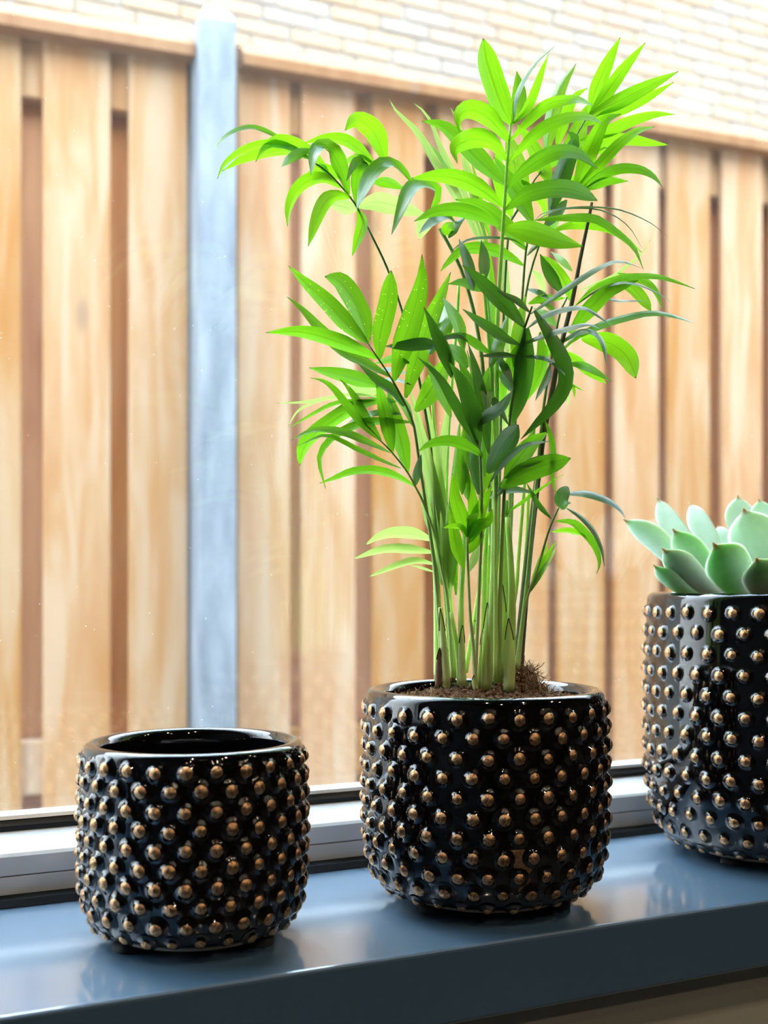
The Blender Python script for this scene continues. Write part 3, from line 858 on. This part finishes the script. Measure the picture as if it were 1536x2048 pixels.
     [168,45,'d','a',[509,-195,3498,572,-270,3561,608,-352,3588,636,-441,3594,659,-536,3575,688,-641,3527,712,-748,3462,706,-847,3393]],
     [350,-25,'y','b',[716,-293,3663,765,-335,3633,809,-384,3578,842,-431,3505,854,-471,3445]],
     [226,-35,'m','a',[740,-304,3693,824,-364,3659,874,-415,3624,904,-461,3558,913,-500,3452]],
     [112,-45,'p','a',[526,-200,3583,604,-225,3622,734,-268,3686,837,-295,3765,918,-308,3838,979,-310,3923]],
     [492,-25,'m','a',[473,-184,3334,530,-239,3428,580,-303,3505,625,-372,3561,678,-450,3582,719,-526,3600]],
     [164,40,'d','a',[656,-264,3544,701,-366,3513,712,-488,3487,704,-621,3459]],
     [297,30,'m','a',[434,-166,3228,483,-227,3298,542,-311,3340,601,-403,3369,673,-509,3388,727,-611,3393,772,-713,3369,800,-812,3327,807,-904,3285]],
     [306,35,'d','a',[428,-163,3271,468,-237,3317,496,-331,3322,501,-427,3278,478,-520,3197,430,-608,3074]],
     [597,-20,'y','b',[538,-216,3300,612,-270,3288,686,-333,3254,745,-393,3173,768,-439,3045]],
     [236,-30,'m','a',[457,-179,3149,503,-255,3134,532,-347,3089,578,-461,3010]],
     [299,-25,'y','a',[455,-177,3225,502,-200,3182,567,-232,3113,675,-284,3029]],
     [360,-50,'d','a',[365,-123,3534,334,-62,3584,300,20,3625]],
     [258,-35,'m','a',[257,-71,3511,351,-72,3550,517,-86,3567]],
     [113,-35,'y','a',[468,-186,3040,494,-199,3000,499,-201,2947]],
     [64,-35,'m','a',[471,-188,3036,506,-205,3013,547,-225,2989]],
     [121,35,'p','a',[447,-177,2984,491,-153,2963,519,-101,2912]],
     [229,-30,'d','a',[368,-136,3149,339,-149,3059,290,-164,2994,235,-183,2916]],
     [244,-30,'p','a',[282,-82,3710,338,-56,3685,400,-8,3643,454,57,3602]],
     [173,40,'m','a',[399,-143,3461,357,-122,3501,315,-102,3514]],
     [269,30,'m','a',[406,-149,3376,384,-71,3452,362,39,3519]],
     [257,25,'m','a',[398,-147,3329,394,-55,3220,425,62,3099]],
    ],
    'f14': [
     [528,30,'d','b',[360,-285,2271,325,-321,2311,298,-386,2346,281,-469,2359]],
     [313,40,'d','a',[367,-290,2360,397,-346,2366,436,-425,2358,500,-526,2315,517,-613,2261,501,-689,2205]],
     [239,40,'d','a',[377,-295,2282,440,-362,2221,473,-432,2140,480,-498,2037,456,-556,1937]],
     [269,-40,'m','a',[327,-258,2206,415,-300,2201,487,-335,2132,538,-360,2052,559,-370,1960,543,-362,1897]],
     [224,40,'y','a',[493,-326,2123,424,-247,2151,362,-151,2146]],
     [209,-40,'d','a',[303,-248,2218,226,-237,2291,165,-246,2368,118,-269,2421]],
     [320,-50,'d','a',[205,-211,2369,84,-206,2384,-54,-216,2361,-197,-238,2281]],
     [119,-40,'m','a',[32,-118,2229,132,-193,2313,226,-278,2402,306,-363,2468]],
     [226,-30,'y','a',[212,-149,1781,266,-175,1903,307,-196,2007,354,-218,2090]],
     [200,-30,'y','a',[210,-148,1781,257,-158,1903,298,-158,2008,346,-159,2083]],
     [173,-30,'p','a',[216,-152,1788,274,-194,1915,311,-231,1995,332,-264,2072]],
    ],
    'f15': [
     [447,35,'p','a',[-213,259,2099,-314,308,2138,-431,365,2145,-516,406,2117,-581,438,2070]],
     [361,35,'p','a',[-207,256,2025,-346,324,2046,-484,391,2044,-647,471,1987]],
     [331,50,'p','a',[-202,254,1954,-309,292,1975,-412,323,1951,-584,384,1878]],
     [119,50,'p','a',[-202,254,1907,-262,305,1931,-314,364,1950]],
    ],
    'f16': [  # fan in shade: brighter leaf tone puts a lit look into the colour
     [417,-15,'y','a',[-246,-213,2101,-284,-222,2205,-336,-235,2324,-372,-263,2458]],
     [322,-15,'y','a',[-245,-215,2112,-215,-229,2251,-227,-223,2373,-242,-216,2489]],
     [443,-20,'y','a',[-242,-213,2090,-206,-231,2190,-166,-250,2290,-121,-272,2395]],
     [217,35,'y','a',[-245,-214,2101,-284,-222,2153,-341,-233,2164,-417,-241,2152]],
     [375,-15,'y','a',[-248,-176,1926,-272,-151,2030,-284,-126,2142,-296,-97,2278]],
     [432,-15,'y','a',[-229,-203,2012,-192,-208,2096,-153,-207,2181,-92,-214,2255]],
     [252,-20,'p','a',[-221,-185,1904,-158,-148,1992,-61,-96,2125]],
     [196,-40,'m','a',[-248,-213,2198,-258,-299,2218,-287,-417,2228]],
     [374,-15,'y','a',[-238,-211,2068,-200,-242,2162,-149,-287,2194,-140,-314,2259]],
     [345,15,'y','a',[-182,-245,2315,-124,-220,2471,-81,-163,2613,-66,-79,2767]],
    ],
    'f17': [
     [469,20,'p','a',[-239,40,1787,-281,43,2182,-345,47,2473,-416,50,2762,-483,48,2984]],
     [391,-20,'p','a',[-227,32,1816,-275,42,2300,-331,49,2679,-377,49,2959]],
     [453,-20,'p','a',[-264,48,1831,-285,72,2301,-250,74,2627,-198,72,2954]],
     [250,-20,'p','a',[-243,44,1772,-276,15,2094,-318,-31,2266]],
     [360,-20,'p','a',[-224,37,1742,-250,-5,2064,-290,-65,2311]],
     [360,20,'m','a',[-188,17,1772,-195,47,2155,-151,65,2631,-115,93,2844]],
     [372,25,'p','a',[-305,59,2095,-334,118,2303,-325,180,2455]],
     [324,25,'p','a',[-209,22,1831,-181,53,2155,-163,110,2456]],
     [324,25,'p','a',[-279,47,2036,-289,52,2329,-311,62,2535]],
    ],
}
PALM_SHEATHS = [((-0.0067, -0.0123, 0.122), (-0.0049, -0.0132, 0.1729), 0.00334, 0.5), ((0.0032, -0.0216, 0.1224), (0.004, -0.022, 0.164), 0.00333, 0.5), ((0.0038, -0.0085, 0.1301), (0.0075, -0.0103, 0.1831), 0.00353, 0.6), ((-0.0183, -0.005, 0.1254), (-0.0193, -0.0045, 0.1598), 0.00248, -0.5), ((-0.0266, -0.001, 0.1248), (-0.0295, 0.0005, 0.1697), 0.00233, 0.3), ((-0.0063, -0.0047, 0.1249), (-0.0039, -0.0059, 0.1575), 0.00206, 0.8), ((-0.0132, -0.0119, 0.1228), (-0.015, -0.0111, 0.1309), 0.00174, -0.5), ((-0.0028, -0.0131, 0.1598), (-0.002, -0.0135, 0.186), 0.00291, 0.4), ((-0.0149, 0.0117, 0.1308), (-0.0173, 0.0129, 0.1705), 0.00283, 0.6), ((-0.0022, 0.0111, 0.1536), (0.0005, 0.0097, 0.162), 0.0018, 0.8)]
PALM_HUSKS = [((-0.0306, 0.0015, 0.1242), (-0.0301, 0.0013, 0.1466), 0.00204, 0), ((-0.0193, 0.0049, 0.1264), (-0.0204, 0.0055, 0.1344), 0.00206, 0.6)]
SUCC_LEAVES = [   # half width, roll, thickness, facing, tone, midrib (1/10 mm)
    [1039,45,320,1,'w',[-425,316,1891,-620,299,2015,-797,341,2165,-955,418,2284]],
    [847,35,300,-1,'w',[-224,441,1947,-327,513,2141,-418,602,2310,-463,668,2463]],
    [849,35,300,-1,'w',[-100,380,1984,-147,448,2142,-190,535,2293,-215,614,2425]],
    [1069,28,340,1,'g',[-299,143,1810,-509,112,1943,-686,87,2089,-806,79,2209]],
    [999,30,340,1,'u',[-416,89,1767,-637,41,1863,-832,2,1983,-973,-18,2072]],
    [679,40,300,1,'g',[-540,127,1749,-717,102,1811,-862,84,1889,-959,86,1966]],
    [1521,12,380,1,'g',[-258,-99,1750,-471,-196,1855,-673,-275,1997,-798,-303,2102]],
    [1283,10,360,1,'u',[-222,-228,1717,-361,-327,1804,-507,-423,1913,-606,-486,2005]],
    [1666,10,360,1,'w',[33,37,1873,-88,-4,2014,-202,-15,2198,-270,-4,2353]],
    [1056,15,300,-1,'w',[91,287,2021,70,342,2170,50,374,2329,51,396,2477]],
    [880,20,300,-1,'w',[172,181,2093,153,212,2231,135,244,2343,113,254,2442]],
    [655,30,260,-1,'w',[61,479,2024,55,527,2119,35,559,2205,28,585,2261]],
    [491,30,260,-1,'w',[-251,632,2024,-284,692,2109,-314,729,2167,-328,758,2204]],
    [1404,5,360,1,'g',[-16,-217,1716,-180,-359,1838,-299,-435,1963,-373,-488,2070]],
    [1469,5,360,1,'w',[181,-90,1872,119,-105,2014,42,-112,2190,11,-119,2330]],
    [1132,10,300,-1,'w',[340,166,1984,352,216,2152,349,250,2302,347,274,2424]],
    [1247,-25,340,1,'w',[217,-219,1802,187,-316,1942,180,-423,2078,210,-483,2162]],
    [1224,-25,340,1,'g',[156,-301,1750,103,-441,1855,93,-559,1956,122,-618,2022]],
    [1071,-30,300,-1,'w',[523,77,1965,603,82,2142,708,98,2303,790,103,2417]],
    [1112,-40,320,1,'w',[451,-110,1873,541,-210,1998,614,-301,2131,710,-348,2229]],
    [1116,8,320,1,'w',[245,-122,1944,184,-158,2085,153,-166,2216,160,-147,2315]],
    [916,10,300,1,'g',[271,-1,2017,240,-8,2143,217,-19,2250,194,-30,2326]],
]
# ------------------------------------------------------------------ soil
def m_soil():
    t = NT('coco_peat'); b = t.bsdf(rough=.95, spec=.15)
    n = t.noise(t.coords(), 420, 5, .65)
    t.l(t.ramp(n.outputs[0], [(.3, (.035, .018, .010)), (.5, (.15, .085, .048)), (.72, (.36, .23, .14))]), b.inputs['Base Color'])
    t.bump(n.outputs[0], .8, .002)
    return t.m
M_soil = m_soil()
def m_fibre():
    t = NT('root_fibre'); b = t.bsdf(rough=.85, spec=.2)
    g = t.n('ShaderNodeNewGeometry')
    t.l(t.ramp(g.outputs['Random Per Island'], [(0, (.11, .06, .03)), (.5, (.34, .21, .12)), (1, (.62, .47, .32))]), b.inputs['Base Color'])
    return t.m
M_fibre = m_fibre()

def soil(name, label, loc, R, zs, mounds, nfib, nclod):
    rng = random.Random(5)
    def hgt(x, y):
        r = math.hypot(x, y)/R
        h = zs+.004*(1-r*r)
        for mx, my, mr, mh in mounds:
            h += mh*math.exp(-((x-mx)**2+(y-my)**2)/mr**2)
        h += .0022*noise.noise(Vector((x*220, y*220, 1)))+.0014*noise.noise(Vector((x*520, y*520, 3)))
        return h-.003*max(0, (r-.9)/.1)
    v, f, mi = [], [], []
    nr, na = 26, 90
    v.append((0, 0, hgt(0, 0)))
    for i in range(1, nr+1):
        for k in range(na):
            r = R*i/nr; a = 2*math.pi*k/na
            x, y = r*math.cos(a), r*math.sin(a)
            v.append((x, y, hgt(x, y)))
    for k in range(na): f.append((0, 1+k, 1+(k+1) % na)); mi.append(0)
    for i in range(nr-1):
        for k in range(na):
            a, b = 1+i*na, 1+(i+1)*na
            f.append((a+k, b+k, b+(k+1) % na, a+(k+1) % na)); mi.append(0)
    n0 = len(v)
    for k in range(na): v.append((.93*R*math.cos(2*math.pi*k/na), .93*R*math.sin(2*math.pi*k/na), zs-.02))
    e = 1+(nr-1)*na
    for k in range(na): f.append((e+k, n0+k, n0+(k+1) % na, e+(k+1) % na)); mi.append(0)
    # clods
    for _ in range(nclod):
        r = R*math.sqrt(rng.random())*.96; a = rng.uniform(0, 6.283)
        x, y = r*math.cos(a), r*math.sin(a); s = rng.uniform(.0009, .0030)
        z = hgt(x, y)+s*.3; b = len(v)
        pts = [(1, 0, 0), (-1, 0, 0), (0, 1, 0), (0, -1, 0), (0, 0, 1), (0, 0, -1)]
        for p in pts: v.append((x+p[0]*s*rng.uniform(.6, 1.3), y+p[1]*s*rng.uniform(.6, 1.3), z+p[2]*s*rng.uniform(.5, 1.1)))
        for q in ((0, 2, 4), (2, 1, 4), (1, 3, 4), (3, 0, 4), (2, 0, 5), (1, 2, 5), (3, 1, 5), (0, 3, 5)): f.append(tuple(b+i for i in q)); mi.append(0)
    # fibres and fine roots: thin three-sided strands
    for j in range(nfib):
        if mounds and j % 3 == 0:
            mx, my, mr, mh = mounds[0]
            x, y = rng.gauss(mx, mr*.7), rng.gauss(my, mr*.7); wild = 2.6
        else:
            r = R*math.sqrt(rng.random())*.95; a = rng.uniform(0, 6.283)
            x, y = r*math.cos(a), r*math.sin(a); wild = .55
        if math.hypot(x, y) > R*.97: continue
        p = Vector((x, y, hgt(x, y)-.0008))
        d = Vector((rng.gauss(0, 1), rng.gauss(0, 1), abs(rng.gauss(0, .5))*wild+.1)).normalized()
        L_ = rng.uniform(.003, .012)*(1.25 if wild > 2 else 1); w = rng.choice((.00012, .00018, .00018, .00028, .0005))
        b = len(v); ns = 5
        for i in range(ns):
            side = d.cross(Vector((.2, .3, .9))).normalized(); up = side.cross(d)
            ww = w*(1-.5*i/ns)
            for q in (0, 2.09, 4.19): v.append(tuple(p+(side*math.cos(q)+up*math.sin(q))*ww))
            p = p+d*L_/ns
            d = (d+Vector((rng.gauss(0, .35), rng.gauss(0, .35), rng.gauss(-.08, .3)))).normalized()
            rr = math.hypot(p.x, p.y)
            if rr > R*.97: p.x *= R*.97/rr; p.y *= R*.97/rr
        for i in range(ns-1):
            for k in range(3): f.append((b+i*3+k, b+i*3+(k+1) % 3, b+i*3+3+(k+1) % 3, b+i*3+3+k)); mi.append(1)
    me = mesh(name, v, f, smooth=False, mats_idx=mi)
    o = obj(name, me, [M_soil, M_fibre], None, loc)
    tag(o, label, 'soil', kind='stuff')
    return o, hgt
soil('potting_soil', 'brown fibrous potting soil around the palm stems in the middle pot', PM, .0592, .1142, [(.0275, .0010, .0090, .0150), (-.004, .004, .02, .003)], 3200, 1900)
soil('dark_soil', 'dark potting soil under the succulent in the largest pot', PR, .0740, .155, [], 200, 300)

# ------------------------------------------------------------------ palm
def m_leaf(name, refl, trans, tfac, rough=.34, spec=.5, spots=False):
    t = NT(name)
    b = t.bsdf(rough=rough, spec=spec)
    info = t.n('ShaderNodeObjectInfo')
    uv = t.n('ShaderNodeTexCoord')
    sep = t.n('ShaderNodeSeparateXYZ'); t.l(uv.outputs['UV'], sep.inputs[0])
    mp = t.n('ShaderNodeMapping'); mp.inputs['Scale'].default_value = (26, .8, 1)
    t.l(uv.outputs['UV'], mp.inputs[0])
    addv = t.n('ShaderNodeVectorMath', operation='ADD')
    cb = t.n('ShaderNodeCombineXYZ'); t.l(t.math('MULTIPLY', info.outputs['Random'], 90), cb.inputs[1])
    t.l(mp.outputs[0], addv.inputs[0]); t.l(cb.outputs[0], addv.inputs[1])
    n = t.noise(addv.outputs[0], 1.0, 2, .5)
    mid = t.ramp(t.math('ABSOLUTE', t.math('SUBTRACT', sep.outputs['X'], .5)), [(.012, (1, 1, 1)), (.05, (0, 0, 0))])
    val = t.math('ADD', .66, t.math('ADD', t.math('MULTIPLY', n.outputs[0], .55), t.math('MULTIPLY', info.outputs['Random'], .14)))
    hs = t.n('ShaderNodeHueSaturation'); t.l(val, hs.inputs['Value'])
    t.l(t.mixc(t.math('MULTIPLY', mid, .25), refl, tuple(min(1, c*1.5+.03) for c in refl)), hs.inputs['Color'])
    tip = t.ramp(sep.outputs['Y'], [(.962, (0, 0, 0)), (.99, (1, 1, 1))])
    wear = t.math('MULTIPLY', tip, .75)
    yellow = None
    if spots:
        mu = t.n('ShaderNodeMapping'); mu.inputs['Scale'].default_value = (3.2, 15, 1); mu.inputs['Location'].default_value = (.37, .21, 0)
        t.l(uv.outputs['UV'], mu.inputs[0])
        vo = t.n('ShaderNodeTexVoronoi'); vo.inputs['Scale'].default_value = 1.0; t.l(mu.outputs[0], vo.inputs['Vector'])
        wv = t.n('ShaderNodeTexWhiteNoise'); t.l(vo.outputs['Position'], wv.inputs['Vector'])
        brown = t.math('MULTIPLY', t.math('LESS_THAN', vo.outputs['Distance'], .24), t.math('GREATER_THAN', wv.outputs['Value'], .91))
        wear = t.math('MAXIMUM', wear, brown)
        mu2 = t.n('ShaderNodeMapping'); mu2.inputs['Scale'].default_value = (9, 60, 1)
        t.l(uv.outputs['UV'], mu2.inputs[0])
        v2 = t.n('ShaderNodeTexVoronoi'); v2.inputs['Scale'].default_value = 1.0; t.l(mu2.outputs[0], v2.inputs['Vector'])
        w2 = t.n('ShaderNodeTexWhiteNoise'); t.l(v2.outputs['Position'], w2.inputs['Vector'])
        yellow = t.math('MULTIPLY', t.math('LESS_THAN', v2.outputs['Distance'], .3), t.math('GREATER_THAN', w2.outputs['Value'], .9))
    bc = hs.outputs[0]
    if yellow is not None: bc = t.mixc(yellow, bc, (.45, .55, .12))
    t.l(t.mixc(wear, bc, (.09, .045, .03)), b.inputs['Base Color'])
    t.bump(n.outputs[0], .35, .0008)
    tl = t.n('ShaderNodeBsdfTranslucent')
    hs2 = t.n('ShaderNodeHueSaturation'); t.l(val, hs2.inputs['Value'])
    hs2.inputs['Color'].default_value = (*trans, 1)
    tc = t.mixc(t.math('MULTIPLY', mid, .6), hs2.outputs[0], tuple(c*.55 for c in trans))
    if yellow is not None: tc = t.mixc(yellow, tc, (.62, .75, .10))
    t.l(t.mixc(wear, tc, (.08, .035, .02)), tl.inputs['Color'])
    mx = t.n('ShaderNodeMixShader'); mx.inputs[0].default_value = tfac
    t.l(b.outputs[0], mx.inputs[1]); t.l(tl.outputs[0], mx.inputs[2])
    t.l(mx.outputs[0], t.out.inputs[0])
    return t.m
M_LEAF = {
    'y': m_leaf('young_or_lit_leaf', (.085, .25, .014), (.255, .62, .009), .57, .27, 1.0),
    'm': m_leaf('grown_leaf', (.055, .18, .016), (.18, .50, .009), .50, .27, 1.0),
    's': m_leaf('spotted_leaf', (.055, .18, .016), (.19, .50, .009), .50, .27, .8, True),
    'd': m_leaf('old_leaf', (.038, .115, .026), (.08, .25, .013), .40, .30, 1.0),
    'p': m_leaf('pale_shoot', (.32, .46, .13), (.46, .68, .15), .52, .34),
}
def m_stem():
    t = NT('palm_stem'); b = t.bsdf(rough=.4, spec=.4)
    sp = t.n('ShaderNodeSeparateXYZ'); c = t.n('ShaderNodeTexCoord'); t.l(c.outputs['Object'], sp.inputs[0])
    info = t.n('ShaderNodeObjectInfo')
    n = t.noise(t.coords((1, 1, .05)), 420, 3, .6)
    z = t.math('ADD', t.math('MULTIPLY', sp.outputs['Z'], 2.1), t.math('MULTIPLY', info.outputs['Random'], .22))
    col = t.ramp(z, [(.34, (.64, .80, .30)), (.60, (.50, .70, .19)), (.90, (.27, .47, .09)), (1.0, (.18, .37, .06))])
    t.l(t.mixc(t.math('MULTIPLY', n.outputs[0], .2), col, (.22, .40, .08)), b.inputs['Base Color'])
    b.inputs['Subsurface Weight'].default_value = .5
    b.inputs['Subsurface Radius'].default_value = (.004, .006, .002)
    b.inputs['Subsurface Scale'].default_value = 1.0
    return t.m
M_stem = m_stem()
def m_petiole():
    t = NT('green_petiole'); b = t.bsdf(rough=.38, spec=.5)
    sp = t.n('ShaderNodeSeparateXYZ'); c = t.n('ShaderNodeTexCoord'); t.l(c.outputs['Object'], sp.inputs[0])
    n = t.noise(t.coords((1, 1, .05)), 420, 3, .6)
    col = t.ramp(sp.outputs['Z'], [(.13, (.62, .74, .30)), (.20, (.34, .52, .13)), (.30, (.12, .27, .045))])
    t.l(t.mixc(t.math('MULTIPLY', n.outputs[0], .3), col, (.08, .18, .03)), b.inputs['Base Color'])
    return t.m
M_petiole = m_petiole()
M_husk = simple('dry_husk', (.16, .085, .045), .8)
M_scar = simple('dark_scar', (.05, .02, .012), .7)
M_oldstem = simple('purple_brown_stem', (.075, .085, .03), .45)

PALM_FACE = Vector((-.4376, -.8992, 0))          # towards the room
def width_at(t, tip):
    base = .16+.84*min(1, (t/.30))**.75
    if tip == 'b': e = max(0, 1-max(0, (t-.50)/.50)**3.4)
    else: e = max(0, 1-max(0, (t-.36)/.64)**1.95)
    return base*e
def leaflet(hw, roll, tip, flat, parent, mat, N=13):
    P = [Vector(flat[i:i+3])/1e4 for i in range(0, len(flat), 3)]
    C, _ = spline(P, N)
    V = PALM_FACE; r = math.radians(roll)
    cs, sn = math.cos(r), math.sin(r)
    vs_, fs, uvs = [], [], []
    prev = None
    K = (-1, -.55, 0, .55, 1)
    for i in range(N+1):
        T = (C[min(i+1, N)]-C[max(i-1, 0)]).normalized()
        pr = T.cross(V)
        if pr.length < .15 and prev is not None: pr = prev
        pr.normalize(); prev = pr
        W = (V-T*V.dot(T))
        W = W.normalized() if W.length > .05 else Vector((0, 0, 1))
        tw = .25*math.sin(i/N*3.0)
        c2, s2 = math.cos(r*(1-.2*i/N)+tw*.4), math.sin(r*(1-.2*i/N)+tw*.4)
        S = (pr*c2+W*s2).normalized()
        Nn = T.cross(S)
        w = hw/1e5*width_at(i/N, tip)
        w = max(w, .00012)
        for k in K:
            vs_.append(C[i]+S*(w*k)+Nn*(w*.30*(abs(k)-.5)*(1 if roll >= 0 else -1)))
            uvs.append((.5+.5*k, i/N))
    m = len(K)
    for i in range(N):
        for k in range(m-1):
            fs.append((i*m+k, i*m+k+1, (i+1)*m+k+1, (i+1)*m+k))
    me = mesh('leaflet', vs_, fs, smooth=True)
    ul = me.uv_layers.new(name='UVMap')
    for lp in me.loops: ul.data[lp.index].uv = uvs[lp.vertex_index]
    return obj('leaflet', me, mat, parent)
palm = empty('potted_palm', (.3655, .614, SZ))
tag(palm, 'tall feathery green palm with many thin stems growing in the middle pot', 'plant')
def stem_obj(name, flat, mat, sides=9, n=None):
    P = [Vector(flat[i:i+3])/1e4 for i in range(0, len(flat), 4)]
    Rr = [flat[i+3]/1e5 for i in range(0, len(flat), 4)]
    n = n or 3*len(P)
    C, par = spline(P, n)
    rad = []
    for q in par:
        x = q*(len(Rr)-1); i = min(int(x), len(Rr)-2); rad.append(Rr[i]+(Rr[i+1]-Rr[i])*(x-i))
    return obj(name, tube(name, C, rad, sides), mat, palm), C, rad
for key, flat in PALM_STEMS.items():
    st, C, rad = stem_obj('frond_stem', flat, M_oldstem if key == 'f5' else M_stem if key in ('f1', 'f8', 'f15', 'f17') else M_petiole)
    for hw, roll, tone, tip, pts in PALM_LEAFLETS[key]:
        leaflet(hw, roll, tip, pts, st, M_LEAF[tone])
for flat in PALM_CANES:
    stem_obj('stem', flat, M_stem)
# pointed sheaths that clasp the thick stems, each with a dark dried edge
def sheath(p0, p1, r0, lean, mat, name='sheath'):
    p0, p1 = Vector(p0), Vector(p1)
    n, m = 10, 9
    ax = (p1-p0); V = PALM_FACE
    vs_, fs = [], []
    for i in range(n+1):
        t = i/n
        c = p0.lerp(p1, t)
        half = (1.75)*(1-t**2.2)+.03
        for k in range(m+1):
            a = half*(2*k/m-1)+lean*t
            side = V.cross(Vector((0, 0, 1)))
            vs_.append(c+(V*math.cos(a)+side*math.sin(a))*r0*(1-.12*t))
    for i in range(n):
        for k in range(m):
            fs.append((i*(m+1)+k, i*(m+1)+k+1, (i+1)*(m+1)+k+1, (i+1)*(m+1)+k))
    s = obj(name, mesh(name, vs_, fs, smooth=True), mat, palm)
    mod = s.modifiers.new('thickness', 'SOLIDIFY'); mod.thickness = .0006; mod.offset = 1
    # dark edge
    for j in (0, m):
        E = [vs_[i*(m+1)+j]+V*.0002 for i in range(7, n+1)]
        obj('dry_edge', tube('dry_edge', E, [.0003]*len(E), 5), M_scar, s)
    return s
for a in PALM_SHEATHS: sheath(a[0], a[1], a[2], a[3], M_stem)
for a in PALM_HUSKS: sheath(a[0], a[1], a[2], a[3], M_husk, 'dry_husk')

# ------------------------------------------------------------------ succulent
def m_succ(name, lo, hi, bloom):
    t = NT(name); b = t.bsdf(rough=.5, spec=.35)
    uv = t.n('ShaderNodeTexCoord'); sep = t.n('ShaderNodeSeparateXYZ'); t.l(uv.outputs['UV'], sep.inputs[0])
    n = t.noise(t.coords(), 35, 4, .6)
    info = t.n('ShaderNodeObjectInfo')
    col = t.ramp(n.outputs[0], [(.35, lo), (.65, hi)])
    edge = t.ramp(t.math('ABSOLUTE', t.math('SUBTRACT', sep.outputs['X'], .5)), [(.40, (0, 0, 0)), (.5, (1, 1, 1))])
    col = t.mixc(t.math('MULTIPLY', edge, .35), col, (.55, .62, .30))
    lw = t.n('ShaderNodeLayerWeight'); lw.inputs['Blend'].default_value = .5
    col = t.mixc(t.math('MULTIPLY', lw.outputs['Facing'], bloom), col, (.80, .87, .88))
    tip = t.ramp(sep.outputs['Y'], [(.90, (0, 0, 0)), (.96, (1, 1, 1))])
    col = t.mixc(tip, col, (.30, .10, .06))
    t.l(col, b.inputs['Base Color'])
    b.inputs['Subsurface Weight'].default_value = .4
    b.inputs['Subsurface Radius'].default_value = (.004, .009, .003)
    b.inputs['Subsurface Scale'].default_value = 1.0
    return t.m
M_succ = {
    'g': m_succ('green_waxy_leaf', (.22, .44, .17), (.40, .58, .37), .85),
    'w': m_succ('lit_bloom_leaf', (.50, .62, .52), (.68, .77, .72), .95),  # pale base: bloom plus window light painted into the colour
    'u': m_succ('purplish_leaf', (.20, .27, .17), (.38, .36, .36), .6),
}
succ = empty('succulent', (.602, .6259, SZ))
tag(succ, 'pale green rosette succulent with fleshy red-tipped leaves in the largest pot', 'plant')
def fleshy(P, hw, roll, th, facing=1, tone='g', N=18):
    P = [Vector(p) for p in P]
    C, _ = spline(P, N)
    V = PALM_FACE; r = math.radians(roll)
    vs_, fs, uvs = [], [], []
    ring = 12
    for i in range(N+1):
        t = i/N
        T = (C[min(i+1, N)]-C[max(i-1, 0)]).normalized()
        pr = T.cross(V)
        pr = pr.normalized() if pr.length > .1 else Vector((0, 0, 1)).cross(T).normalized()
        W = V-T*V.dot(T); W = W.normalized() if W.length > .05 else Vector((0, 0, 1))
        S = (pr*math.cos(r)+W*math.sin(r)).normalized(); Nn = T.cross(S)
        if Nn.dot(V) < 0: Nn = -Nn
        if t < .62: w = .42+.58*math.sin(t/.62*math.pi/2)**1.3
        elif t < .915: w = max(.0, 1-((t-.62)/.312)**2.0)**.62+.02
        else: w = .19*((1-t)/.085)**1.3+.006
        h = (1-.35*t) if t < .62 else .783*max(.0, 1-((t-.62)/.40)**2)**.5
        h = max(h*th, .0011*(1-t)/.085 if t > .915 else .0012)
        w *= hw
        for k in range(ring):
            a = 2*math.pi*k/ring
            x = w*math.cos(a)
            y = h*math.sin(a)*(1.0 if math.sin(a)*facing > 0 else .55)
            cup = -.22*facing*hw*(abs(math.cos(a))*w/hw)**2*min(1, t*2)
            vs_.append(C[i]+S*x+Nn*(y+cup))
            uvs.append((.5+.5*math.cos(a), t))
    for i in range(N):
        for k in range(ring):
            fs.append((i*ring+k, i*ring+(k+1) % ring, (i+1)*ring+(k+1) % ring, (i+1)*ring+k))
    fs.append(tuple(range(ring-1, -1, -1))); fs.append(tuple(range(N*ring, (N+1)*ring)))
    me = mesh('leaf', vs_, fs, smooth=True)
    bm = bmesh.new(); bm.from_mesh(me); bmesh.ops.recalc_face_normals(bm, faces=bm.faces[:]); bm.to_mesh(me); bm.free()
    ul = me.uv_layers.new(name='UVMap')
    for lp in me.loops: ul.data[lp.index].uv = uvs[lp.vertex_index]
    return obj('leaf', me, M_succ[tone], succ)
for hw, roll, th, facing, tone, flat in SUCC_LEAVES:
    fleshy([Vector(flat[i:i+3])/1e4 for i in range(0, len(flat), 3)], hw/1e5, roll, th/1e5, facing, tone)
